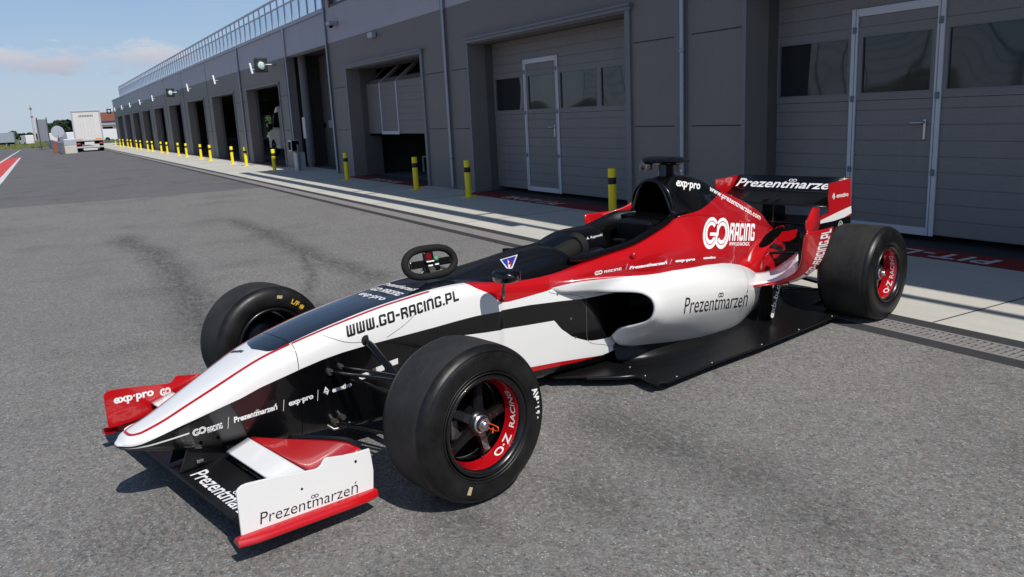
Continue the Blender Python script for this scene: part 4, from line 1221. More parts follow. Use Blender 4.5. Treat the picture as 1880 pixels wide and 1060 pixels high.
def shell(rails, nu=NU, nv=NV):
    rs = [cr(r_, nu) for r_ in rails]
    rows = []
    for i in range(nu): rows.append(cr([r_[i] for r_ in rs], nv * (len(rs) - 1) + 1))
    return rows
def both(mb, rows, mi=None):
    mb.grid(rows, mi); mb.grid([[Vector((p.x, -p.y, p.z)) for p in rw] for rw in rows], mi)
def livery_shell(name):
    mt = mat(name, WHITE, 0.24, coat=0.7)
    k = NT(mt); v = k.obj()
    sx = k.n('ShaderNodeSeparateXYZ'); k.l(v, sx.inputs[0]); X, Y, Z = sx.outputs
    rw = k.curve(X, RW_LINE, -3.6, -.8, .2, .8)
    col = k.mix(k.math('GREATER_THAN', Z, rw), WHITE, RED)
    k.color(col)
    k.bump(k.noise(9, 3, 0.5, v), 0.02, 0.01)
    return mt
RW_LINE = [(-.8, .515), (-.95, .526), (-1.021, .540), (-1.165, .557), (-1.388, .566), (-1.639, .559), (-1.944, .537), (-2.15, .512), (-2.259, .49), (-2.38, .46), (-2.48, .425), (-2.56, .39), (-2.62, .36), (-2.70, .33), (-2.8, .30), (-3.5, .25)]
M['shell'] = livery_shell('sidepod_livery')
rows_all = shell(RAILS + LOW)
# the upper rails start further forward: build the shell from one common grid
b = MB(); both(b, rows_all); sidepod = b.build('sidepod_shell', M['shell'], car, weld=0.0003)
sm = sidepod.modifiers.new('thick', 'SOLIDIFY'); sm.thickness = 0.012; sm.offset = -1
# dark duct inside the inlet
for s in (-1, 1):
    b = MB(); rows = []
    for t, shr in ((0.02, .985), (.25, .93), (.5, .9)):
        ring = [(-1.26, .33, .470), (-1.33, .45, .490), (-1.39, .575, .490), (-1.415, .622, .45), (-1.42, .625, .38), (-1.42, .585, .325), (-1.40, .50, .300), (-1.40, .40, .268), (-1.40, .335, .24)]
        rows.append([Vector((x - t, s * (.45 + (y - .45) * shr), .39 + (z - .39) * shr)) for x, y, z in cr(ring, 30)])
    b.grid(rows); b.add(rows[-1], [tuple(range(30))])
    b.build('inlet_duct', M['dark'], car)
# ---- engine cover
COV = [ # x, centre z, then (y, z) at 5 steps down to the foot
 (-2.175, .958, (.048, .948), (.095, .905), (.133, .825), (.155, .782), (.212, .752)),
 (-2.24, .978, (.050, .966), (.100, .912), (.145, .83), (.175, .782), (.212, .748)),
 (-2.35, .984, (.050, .968), (.100, .90), (.148, .82), (.182, .77), (.206, .744)),
 (-2.49, .968, (.045, .948), (.092, .875), (.140, .80), (.175, .745), (.193, .720)),
 (-2.66, .927, (.036, .905), (.075, .835), (.120, .765), (.155, .71), (.174, .686)),
 (-2.83, .858, (.026, .84), (.058, .785), (.098, .725), (.135, .675), (.156, .65)),
 (-3.12, .752, (.018, .738), (.042, .70), (.075, .65), (.108, .61), (.13, .588)),
 (-3.40, .627, (.014, .615), (.03, .59), (.055, .56), (.08, .53), (.096, .51)),
 (-3.55, .50, (.012, .495), (.024, .485), (.04, .475), (.058, .46), (.07, .45))]
rails_c = [[(r_[0], 0, r_[1]) for r_ in COV]] + [[(r_[0], r_[2 + j][0], r_[2 + j][1]) for r_ in COV] for j in range(5)]
def livery_cover(name):
    mt = mat(name, RED, 0.22, coat=0.8)
    k = NT(mt); v = k.obj()
    sx = k.n('ShaderNodeSeparateXYZ'); k.l(v, sx.inputs[0]); X, Y, Z = sx.outputs
    xb = k.curve(Z, [(.7, -2.05), (.752, -2.06), (.760, -2.44), (.778, -2.589), (.811, -2.84), (.84, -2.93), (1.0, -3.0)], .7, 1.0, -3.1, -2.0)
    k.color(k.mix(k.math('GREATER_THAN', X, xb), RED, BLACK))
    return mt
M['cover'] = livery_cover('engine_cover_livery')
rows_c = shell(rails_c, 60, 5)
b = MB(); both(b, rows_c); cover = b.build('engine_cover', M['cover'], car, weld=0.0005)
sm = cover.modifiers.new('thick', 'SOLIDIFY'); sm.thickness = 0.01; sm.offset = -1
# airbox intake hoop: rounded lip and dark throat
def hoop(x, sc1, lean=0.0, n=40):
    pts = []
    for t in range(n + 1):
        a = math.pi * t / n
        y = -math.cos(a) * .152 * sc1 * (1 - .22 * math.sin(a) ** 3)
        z = .76 + .205 * sc1 * math.sin(a) ** .62
        pts.append(Vector((x + lean * (z - .76), y, z)))
    return pts
b = MB(); h0 = hoop(-2.195, .98, .06); b.tube(h0, 0.013, 12, caps=True); b.build('airbox_lip', M['black'], car)
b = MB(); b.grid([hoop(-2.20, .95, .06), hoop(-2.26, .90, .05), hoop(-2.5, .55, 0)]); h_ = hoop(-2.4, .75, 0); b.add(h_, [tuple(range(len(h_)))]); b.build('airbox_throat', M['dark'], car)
b = MB(); b.grid([[Vector((-2.10, y, .752)), Vector((-2.165, y, .762)), Vector((-2.3, y, .775))] for y in (-.2, -.1, 0, .1, .2)]); b.build('airbox_sill', M['black'], car)
# ---- onboard camera bar
b = MB(); rows = []
for i in range(13):
    t = i / 12; y = -.165 + .35 * t; w_ = (1 - abs(2 * t - 1) ** 7) ** .5 if t < .5 else max(.03, 1 - max(0, (t - .66) / .34) ** 1.3)
    rows.append([Vector((-2.32 + .095 * w_ * math.cos(a) * (1.2 if math.cos(a) < 0 else .8), y, 1.068 + .027 * max(w_, .1) * math.sin(a))) for a in [2 * math.pi * q / 20 for q in range(21)]])
b.grid(rows); b.build('camera_bar', M['black'], car)
b = MB(); b.grid([[Vector((-2.33 + .062 * math.cos(a) * s_, .036 * math.sin(a) * s_, z)) for a in [2 * math.pi * q / 16 for q in range(17)]] for z, s_ in ((.955, 1.25), (.99, 1.05), (1.06, 1.0))]); b.build('camera_stalk', M['black'], car)
b = MB(); b.bbox((-2.27, -.115, 1.016), (-2.21, -.055, 1.052), .006); cb_ = b.build('camera', M['steel'], car)
b = MB(); b.lathe([(0, .004), (.014, .004), (.016, 0)], 14, 'y', M=Matrix.Translation((-2.21, -.085, 1.034)) @ Matrix.Rotation(R(-90), 4, 'Z')); b.build('lens', M['glass'], cb_)
b = MB(); b.box((-2.42, .02, .995), (-2.40, .05, 1.045)); b.build('tag_plate', M['alu'], car)

# ---- cockpit: interior, hoop, head rest, column
b = MB()
rows = []
for x, hw, zt in ((-1.22, .235, .66), (-1.4, .245, .64), (-1.7, .245, .66), (-1.95, .235, .71), (-2.12, .20, .755)):
    rows.append([Vector((x, hw * math.cos(a) if abs(math.cos(a)) < .98 else math.copysign(hw, math.cos(a)), zt - .38 * (math.sin(a)) ** .45)) for a in [math.pi * q / 24 for q in range(25)]])
b.grid(rows)
b.add(rows[-1], [tuple(range(25))])
b.build('cockpit_well', M['carbon'], car)
b = MB()   # black padded edge round the opening
eg = [(-1.19, .25, .655), (-1.3, .26, .642), (-1.45, .258, .650), (-1.69, .257, .668), (-1.86, .25, .70), (-2.02, .236, .738), (-2.11, .215, .762)]
for s in (-1, 1): b.tube([Vector((x, s * y, z)) for x, y, z in cr(eg, 30)], 0.014, 10)
b.build('cockpit_edge', M['black'], car)
b = MB()   # broad dark surround that rises towards the airbox
for s in (-1, 1):
    b.grid([[Vector((x, s * y, z)), Vector((x, s * (y - .018), z + .014)), Vector((x, s * (y - .04), z + .008)), Vector((x, s * (y - .052), z - .08)), Vector((x, s * (y - .058), z - .2))] for x, y, z in cr(eg[1:] + [(-2.19, .16, .755)], 26)])
b.build('headrest_surround', M['black'], car)
b = MB()   # cowl over the steering column with open rear
rows = []
for i in range(14):
    t = i / 13; x = -1.26 - .38 * t
    hgt = .70 + .055 * math.sin(min(1, t * 1.6) * 1.57); wd = .105 + .045 * math.sin(min(1, t * 1.5) * 1.57)
    rows.append([Vector((x, -.03 + wd * math.cos(a), .60 + (hgt - .60) * math.sin(a) ** .7)) for a in [math.pi * q / 20 for q in range(21)]])
b.grid(rows)
hd = b.build('dash_hoop', M['black'], car)
b = MB(); b.tube([(-1.14, .12, .628), (-1.42, .06, .665)], [.048, .052], 20); b.tube([(-1.42, .06, .665), (-1.46, .05, .668)], [.066, .078], 20); b.build('column_shroud', M['grip'], car)
b = MB(); b.bbox((-1.83, .02, .60), (-1.79, .10, .66), .006); b.tube([(-1.81, .06, .60), (-1.84, .07, .5)], .008, 8); b.build('radio_box', M['carbon'], car)
b = MB(); b.grid([[Vector((x, y, z)) for y in (-.14, -.05, .05, .14)] for x, z in ((-1.75, .42), (-1.95, .5), (-2.05, .62), (-2.1, .72))]); b.build('seat', M['grip'], car)
b = MB(); b.bbox((-2.12, -.13, .60), (-2.0, .13, .74), .02); b.build('headrest', M['carbon'], car)

# ---- mirrors
def mirror(s):
    b = MB(); rows = []
    for i in range(15):
        t = i / 14; q = max(.10, (1 - abs(2 * t - 1) ** 4.5))
        ring = []
        for k_ in range(21):
            a = 2 * math.pi * k_ / 20; ca, sa = math.cos(a), math.sin(a)
            ring.append(Vector((-.615 + .048 * q * (abs(ca) ** .6) * (1 if ca > 0 else -1), s * (.338 + .142 * t), .686 + .031 * q * (abs(sa) ** .6) * (1 if sa > 0 else -1))))
        rows.append(ring)
    b.grid(rows); b.add(rows[0], [tuple(range(21))]); b.add(rows[-1], [tuple(range(21))])
    o = b.build('mirror', M['black'], car)
    b = MB(); b.box((-.6655, s * .36 if s > 0 else -.455, .664), (-.6635, s * .455 if s > 0 else -.36, .706)); b.build('glass', M['silver'], o)
    b = MB(); b.tube([(-.615, s * .40, .665), (-.66, s * .34, .605), (-.735, s * .245, .53)], [.007, .008, .010], 8, flat=.6); b.build('stalk', M['black'], o)
mirror(1)

# ---- floor
b = MB()
fl = [(-1.05, .26), (-1.186, .401), (-1.28, .50), (-1.353, .56), (-1.335, .65), (-1.325, .715), (-1.36, .742), (-1.748, .747), (-2.216, .772), (-2.623, .775), (-3.04, .778), (-3.06, .77), (-3.19, .675), (-3.20, .52), (-3.6, .45), (-3.6, 0)]
ring = fl + [(x, -y) for x, y in fl[-2::-1]]
b.prism(ring, .048, .060)
floor = b.build('floor', M['floor'], car)
bv = floor.modifiers.new('b', 'BEVEL'); bv.width = .003; bv.segments = 2
b = MB()   # raised fairing between pod and floor edge
for s in (-1, 1):
    rows = []
    for x, yi, ym, yo, h in ((-1.44, .31, .345, .40, .10), (-1.55, .39, .45, .56, .10), (-1.75, .44, .51, .63, .075), (-2.1, .46, .53, .65, .05), (-2.4, .43, .50, .64, .04), (-2.6, .38, .46, .61, .07), (-2.8, .32, .42, .57, .13), (-3.0, .28, .38, .53, .17), (-3.2, .24, .34, .50, .19)):
        rows.append([Vector((x, s * yi, .062 + h)), Vector((x, s * (yi * .45 + ym * .55), .062 + h * .55)), Vector((x, s * ym, .062 + h * .14)), Vector((x, s * yo, .0605))])
    rr2 = [cr(list(c_), 40) for c_ in zip(*rows)]
    b.grid([cr([c_[i] for c_ in rr2], 16) for i in range(40)])
b.build('floor_fairing', M['floor'], car)
# upturned front lip of the floor
for s in (-1, 1):
    lip = [(-1.16, .38), (-1.27, .50), (-1.345, .565), (-1.325, .655), (-1.315, .72)]
    b = MB(); b.tube([Vector((p.x, s * p.y, .053)) for p in cr([(x, y, 0) for x, y in lip], 24)], .011, 8)
    b.build('floor_lip', M['carbon'], car)
b = MB()
for s in (-1, 1):
    for x, y in [(-1.45, .73), (-1.75, .735), (-2.2, .758), (-2.6, .762), (-3.0, .765), (-1.36, .60), (-1.42, .45)]:
        b.lathe([(0, .0645), (.006, .064), (.007, .0602)], 8, 'z', M=Matrix.Translation((x, s * y, 0)))
b.build('floor_screws', M['steel'], car)
b = MB(); b.box((-3.5, -.14, .03), (-.7, .14, .047)); b.build('skid_block', M['steel'], car)
# ---- front wing
EPY = .70
def wing_el(name, y0, y1, le, te, zle, zte, th, camber, mt, parent=car, n=16, seg=14):
    """element between y0 and y1; le/te/z are functions of t in 0..1"""
    b = MB(); rows = []
    for j in range(seg + 1):
        t = j / seg; y = y0 + (y1 - y0) * t
        a = Vector((le(t), y, zle(t))); c = Vector((te(t), y, zte(t)))
        ch = c - a; up = Vector((-ch.z, 0, ch.x)) if False else Vector((ch.z, 0, -ch.x)); up.normalize()
        if up.z < 0: up = -up
        ring = []
        for k_ in range(n + 1):
            u = 1 - k_ / n; ring.append(a + ch * u - up * (camber(t) * 4 * u * (1 - u)) + up * (th * (2.6 * math.sqrt(max(u, 0)) * (1 - u) + .04)))
        for k_ in range(1, n + 1):
            u = k_ / n; ring.append(a + ch * u - up * (camber(t) * 4 * u * (1 - u)) - up * (th * (1.2 * math.sqrt(u) * (1 - u) + .04)))
        ring.append(ring[0])
        rows.append(ring)
    b.grid(rows); b.add(rows[0], [tuple(range(len(rows[0]) - 1))]); b.add(rows[-1], [tuple(range(len(rows[-1]) - 1))])
    return b.build(name, mt, parent, weld=1e-5)
mp_ = wing_el('front_wing_main_plane', -.695, .695, lambda t: .815, lambda t: .615, lambda t: .098, lambda t: .135, .010, lambda t: .014, M['mattblack'])
lin = lambda a, c: (lambda t: a + (c - a) * t)
bump_ = lambda a, c: (lambda t: a + (c - a) * math.sin(t * math.pi / 2) ** 1.2)
for s in (1, -1):
    fl_ = wing_el('front_wing_flap', s * .135, s * .692, lin(.642, .648), lin(.548, .545), lin(.168, .172), lin(.199, .201), .004, lambda t: .003, M['white'])
    te_ = lambda t: .535 - .165 * math.sin(min(1, t * 1.15) * math.pi / 2) ** 1.1
    tz_ = lambda t: .203 + .052 * min(1, t * 1.2) ** 1.6
    wing_el('front_wing_upper_flap', s * .15, s * .692, lin(.546, .543), te_, lin(.1985, .2005), tz_, .004, lambda t: .010 * t, M['red'])
    wing_el('front_wing_lower_flap', s * .15, s * .692, lin(.638, .64), lin(.50, .50), lin(.140, .145), lin(.160, .17), .004, lambda t: .004, M['black'])
    wing_el('front_wing_gurney', s * .30, s * .692, lambda t: te_(.28 + .72 * t) - .002, lambda t: te_(.28 + .72 * t) - .010, lambda t: tz_(.28 + .72 * t) + .001, lambda t: tz_(.28 + .72 * t) + .013, .002, lambda t: 0, M['carbon'])
EP = [(.840, .259), (.833, .269), (.82, .2755), (.803, .277), (.735, .269), (.651, .257), (.56, .242), (.545, .243), (.535, .249), (.522, .264), (.514, .268), (.506, .268), (.446, .256), (.398, .250), (.339, .247), (.334, .213), (.330, .160), (.337, .088), (.841, .104)]
EPs = []
for s in (1, -1):
    b = MB()
    b.prism(EP, s * (EPY - .004) if s > 0 else -(EPY + .004), s * (EPY + .004) if s > 0 else -(EPY - .004), 'y')
    # outer face is material 0, inner face material 1
    o = b.build('endplate', [M['white'], M['red']], car)
    for p in o.data.polygons:
        if p.normal.y * s < -.5: p.material_index = 1
    if s < 0:
        for p in o.data.polygons: p.material_index = 1
    bv = o.modifiers.new('b', 'BEVEL'); bv.width = .0015; bv.segments = 2
    EPs.append(o)
    b = MB()   # red foot plate, curved outwards
    rows = []
    for x in [.862 - .53 * i / 10 for i in range(11)]:
        e = max(0, 1 - ((x - .60) / .27) ** 8)
        zz = .104 - .016 * (.84 - x) / .5
        rows.append([Vector((x, s * (EPY + .004), zz + .004)), Vector((x, s * (EPY + .022), zz + .001)), Vector((x, s * (EPY + .024 + .014 * e), zz - .010)), Vector((x, s * (EPY + .027 + .016 * e), zz - .022)), Vector((x, s * (EPY + .022 + .014 * e), zz - .026)), Vector((x, s * (EPY - .004), zz - .022)), Vector((x, s * (EPY - .02), zz - .02))])
    fr_ = [cr(r_, 16) for r_ in rows]; b.grid(fr_); b.add(fr_[0], [tuple(range(16))]); b.add(fr_[-1], [tuple(range(16))]); ft = b.build('endplate_foot', M['red'], car)
    b = MB(); b.lathe([(0, .0), (.005, .0), (.006, -.003)], 10, 'y', M=Matrix.Translation((.40, s * (EPY + .0055), .218))); b.lathe([(0, .0), (.004, .0), (.005, -.003)], 10, 'y', M=Matrix.Translation((.615, s * (EPY + .0055), .19))); b.build('rivet', M['dark'], o)
# nose pylons
for s in (1, -1):
    b = MB(); b.prism([(.80, .115), (.62, .125), (.60, .19), (.76, .205)], s * .062 - .006, s * .062 + .006, 'y'); b.build('wing_pylon', M['mattblack'], car)
b = MB(); b.bbox((.71, .07, .135), (.74, .085, .15), .004); b.build('pylon_bracket', M['silver'], car)

# ---- wheels
def wheel(name, x, s, rad, out, wid, rimr, lettered, depth=.085):
    root = MB()
    T = Matrix.Translation((x, 0, rad))
    y1 = s * out; y0 = s * (out - wid)
    d = -s
    # tyre: tread centre then both sidewalls
    tw = wid
    pr = [(rimr + .012, 0.020), (rimr + .020, .008), (rimr + .04, .002), (rad * .80, 0.000), (rad * .90, .006), (rad * .955, .018), (rad * .982, .034), (rad * .988, .042)]
    tread = [(rad * .9945, .056), (rad, .085), (rad, tw / 2), (rad, tw - .085), (rad * .9945, tw - .056)]
    prof = [(r_, y1 + d * o_) for r_, o_ in pr]
    prof2 = [(r_, y1 + d * (tw - o_)) for r_, o_ in pr[::-1]]
    trd = [(r_, y1 + d * o_) for r_, o_ in tread]
    b = MB()
    b.lathe(prof, 96, 'y', 0, True, T); b.lathe([prof[-1]] + trd + [prof2[0]], 96, 'y', 1, True, T); b.lathe(prof2, 96, 'y', 0, True, T)
    # flat contact patch
    for i, v in enumerate(b.v):
        if v[2] < .004: b.v[i] = (v[0], v[1], .004)
    ty = b.build(name, [M['tyre'], M['tread']], car, weld=1e-5)
    # rim: outer black lip, red barrel, hub
    b = MB()
    b.lathe([(rimr + .014, y1 + d * .018), (rimr + .012, y1 + d * .004), (rimr + .006, y1 + d * .001), (rimr - .002, y1 + d * .004), (rimr - .008, y1 + d * .018), (rimr - .010, y1 + d * .024)], 72, 'y', 0, True, T)
    b.lathe([(rimr + .014, y0 - d * .022), (rimr + .012, y0 - d * .010), (rimr, y0 - d * .008), (rimr - .010, y0 - d * .024), (rimr - .015, y0 - d * .08), (rimr - .03, y1 + d * (depth + .012))], 72, 'y', 0, True, T)
    rim = b.build('rim', M['blackrim'], ty)
    b = MB(); b.lathe([(rimr - .010, y1 + d * .024), (rimr - .013, y1 + d * .030), (rimr - .017, y1 + d * (depth - .02)), (rimr - .022, y1 + d * depth)], 72, 'y', 0, True, T)
    b.build('red_barrel', M['redrim'], ty)
    # five spokes
    b = MB()
    for k_ in range(5):
        a = R(90 + 72 * k_ + 14)
        P = []
        for r_, w_, dp in ((.035, .026, depth - .035), (.07, .021, depth - .02), (rimr * .72, .019, depth - .006), (rimr - .022, .030, depth + .004)):
            P.append([(r_, -w_, dp + .012), (r_, -w_ * .7, dp), (r_, w_ * .7, dp), (r_, w_, dp + .012), (r_, w_ * .8, dp + .03), (r_, -w_ * .8, dp + .03), (r_, -w_, dp + .012)])
        b.grid([[T @ Vector((q[0] * math.cos(a) - q[1] * math.sin(a), y1 + d * q[2], q[0] * math.sin(a) + q[1] * math.cos(a))) for q in row] for row in P], smooth=False)
    b.lathe([(.0, y1 + d * (depth - .045)), (.045, y1 + d * (depth - .045)), (.052, y1 + d * (depth - .02)), (.06, y1 + d * (depth + .01))], 32, 'y', 0, True, T)
    b.build('spoke_centre', M['blackrim'], ty)
    b = MB(); b.lathe([(.02, y1 + d * (depth + .03)), (rimr - .025, y1 + d * (depth + .055))], 48, 'y', 0, True, T); b.build('brake_disc', M['dark'], ty)
    # caliper glint
    b = MB(); b.bbox((x + .05, min(y1 + d * (depth + .02), y1 + d * (depth + .05)), rad - .06), (x + .09, max(y1 + d * (depth + .02), y1 + d * (depth + .05)), rad + .02), .006); b.build('caliper', M['steel'], ty)
    # hub nut with safety clip
    b = MB()
    q = depth - .045
    b.lathe([(.0, y1 + d * (q - .028)), (.014, y1 + d * (q - .028)), (.016, y1 + d * (q - .016))], 20, 'y', 0, True, T)
    b.lathe([(.016, y1 + d * (q - .016)), (.027, y1 + d * (q - .016)), (.029, y1 + d * (q - .010)), (.029, y1 + d * (q + .006))], 6, 'y', 0, False, T)
    b.lathe([(.028, y1 + d * (q - .004)), (.038, y1 + d * (q + .002)), (.042, y1 + d * (q + .012)), (.042, y1 + d * (q + .03))], 28, 'y', 0, True, T)
    b.build('hub_nut', M['silver'], ty)
    if lettered and s > 0 and x > -1:
        b = MB(); yb = y1 + d * (q - .02)
        for dz in (-.010, .010): b.tube([(x - .006, yb, rad + dz), (x - .006, yb + .055 * s, rad + dz * .9)], .0022, 6)
        b.tube([(x - .006, yb + .055 * s, rad + .009), (x - .006, yb + .066 * s, rad + .006), (x - .006, yb + .066 * s, rad - .006), (x - .006, yb + .055 * s, rad - .009)], .0022, 6)
        b.tube([(x - .02, yb + .02 * s, rad - .012), (x + .008, yb + .05 * s, rad - .013)], .003, 6)
        b.build('safety_clip', M['orange'], ty)
    # raised ribs on the outer wall
    b = MB()
    for rr_, o_ in ((rad * .66, .0035), (rad * .70, .003), (rad * .925, .0095)):
        b.lathe([(rr_ - .003, y1 + d * (o_ + .002)), (rr_, y1 + d * (o_ - .003)), (rr_ + .003, y1 + d * (o_ + .002))], 96, 'y', 0, True, T)
    b.build('sidewall_rib', M['tyre'], ty)
    # lettering round the barrel
    if lettered:
        def on_barrel(bm, a0, dep):
            for v in bm.verts:      # text runs along the arc, its height across the barrel
                a = a0 - v.co.x / (rimr - .016)
                dd = dep + v.co.y
                t_ = (dd - .030) / (depth - .02 - .030)
                r2 = rimr - .013 - .004 * t_ - .0012
                v.co = T @ Vector((r2 * math.cos(a), y1 + d * dd, r2 * math.sin(a)))
        for txt, size, a0, sxx in (('O·Z', .046, R(247), 1.25), ('RACING', .034, R(203), 1.25)):
            bm = font_mesh(txt, size, bold=size * .02, sx=sxx); refine(bm, .008, (0,))
            on_barrel(bm, a0, .034 if size > .04 else .037)
            me = bpy.data.meshes.new('rim_lettering'); bm.to_mesh(me); bm.free(); me.materials.append(M['vinyl']); link(bpy.data.objects.new('rim_lettering', me), ty)
    return ty
RIM = .178
wheel_fl = wheel('front_wheel', 0.0, 1, FR, .978, .275, RIM, True)
wheel_fr = wheel('front_wheel', 0.0, -1, FR, .978, .275, RIM, False)
wheel_rl = wheel('rear_wheel', -WBASE, 1, RRR, .973, .345, .166, True, .10)
wheel_rr = wheel('rear_wheel', -WBASE, -1, RRR, .973, .345, .166, False, .10)

# ---- suspension
def arm(name, p, q, r=.009, flat=.55, mt='black', parent=car):
    b = MB(); b.tube([p, Vector(p).lerp(Vector(q), .06), Vector(p).lerp(Vector(q), .94), q], [r * .7, r * 1.3, r * 1.3, r * .7], 10, flat=flat)
    o = b.build(name, M[mt], parent)
    return o
def joint(p, r=.014):
    b = MB(); b.tube([Vector(p) - Vector((0, .012, 0)), Vector(p) + Vector((0, .018, 0))], r, 12); b.lathe([(0, .01), (r * .7, .006), (r * .7, -.006), (0, -.01)], 10, 'z', M=Matrix.Translation(p)); b.build('rod_end', M['steel'], car)
for s in (1, -1):
    arm('wishbone', (.19, s * .175, .392), (.01, s * .74, .40)); arm('wishbone', (.14, s * .178, .402), (-.0, s * .74, .41), .008)
    arm('wishbone', (-.26, s * .20, .40), (-.01, s * .74, .405))
    joint((.19, s * .18, .392)); joint((.14, s * .185, .404), .011)
    arm('push_rod', (.005, s * .195, .488), (-.02, s * .70, .17), .015, .6)
    b = MB(); b.lathe([(0, .012), (.024, .01), (.028, 0)], 18, 'y', M=Matrix.Translation((.008, s * .188, .488))); b.build('push_rod_boot', M['grip'], car)
    arm('wishbone', (.185, s * .172, .165), (0, s * .76, .155), .010); arm('wishbone', (-.22, s * .19, .15), (0, s * .76, .155), .010)
    joint((.185, s * .178, .167)); joint((.15, s * .178, .18), .012)
    arm('track_rod', (.12, s * .17, .36), (.08, s * .74, .33), .007, 1)
    b = MB(); b.tube([(.215, s * .17, .158), (.20, s * .195, .142), (.15, s * .20, .140), (.12, s * .19, .148)], .006, 8); b.build('bracket', M['steel'], car)
    b = MB(); b.lathe([(.05, 0), (.13, 0), (.13, .05), (.05, .05)], 28, 'y', M=Matrix.Translation((0, s * .80 if s > 0 else -.85, FR))); b.build('brake_duct', M['carbon'], car)
    # rear
    for z0, z1 in ((.17, .16), (.40, .42)):
        arm('wishbone', (-3.0, s * .16, z0), (-WBASE, s * .70, z1), .012); arm('wishbone', (-3.55, s * .10, z0), (-WBASE, s * .70, z1), .012)
    b = MB(); b.tube([(-WBASE, s * .06, .30), (-WBASE, s * .80, .30)], .022, 14); b.build('drive_shaft', M['steel'], car)
    b = MB(); b.lathe([(.05, 0), (.14, 0), (.14, .06), (.05, .06)], 28, 'y', M=Matrix.Translation((-WBASE, s * .72 if s > 0 else -.78, RRR))); b.build('brake_duct', M['carbon'], car)
b = MB(); b.bbox((-3.75, -.15, .12), (-2.9, .15, .50), .05); b.build('gearbox', M['carbon'], car)
b = MB(); b.bbox((-3.5, -.5, .30), (-3.1, .5, .36), .02); b.build('beam_wing', M['carbon'], car)
b = MB(); b.bbox((-4.02, -.07, .20), (-3.75, .07, .38), .02); b.build('crash_structure', M['carbon'], car)
b = MB(); b.bbox((-4.045, -.03, .25), (-4.02, .03, .33), .004); b.build('rain_light', M['redlight'], car)
for s in (1, -1):
    b = MB(); b.tube([(-2.85, s * .16, .44), (-2.98, s * .22, .47), (-3.12, s * .26, .45)], .024, 14); b.build('exhaust', M['silver'], car)
b = MB()
for s in (1, -1):
    b.bbox((-3.05, s * .20 - .04, .30), (-2.86, s * .20 + .04, .39), .02)
b.build('engine_block', M['steel'], car)

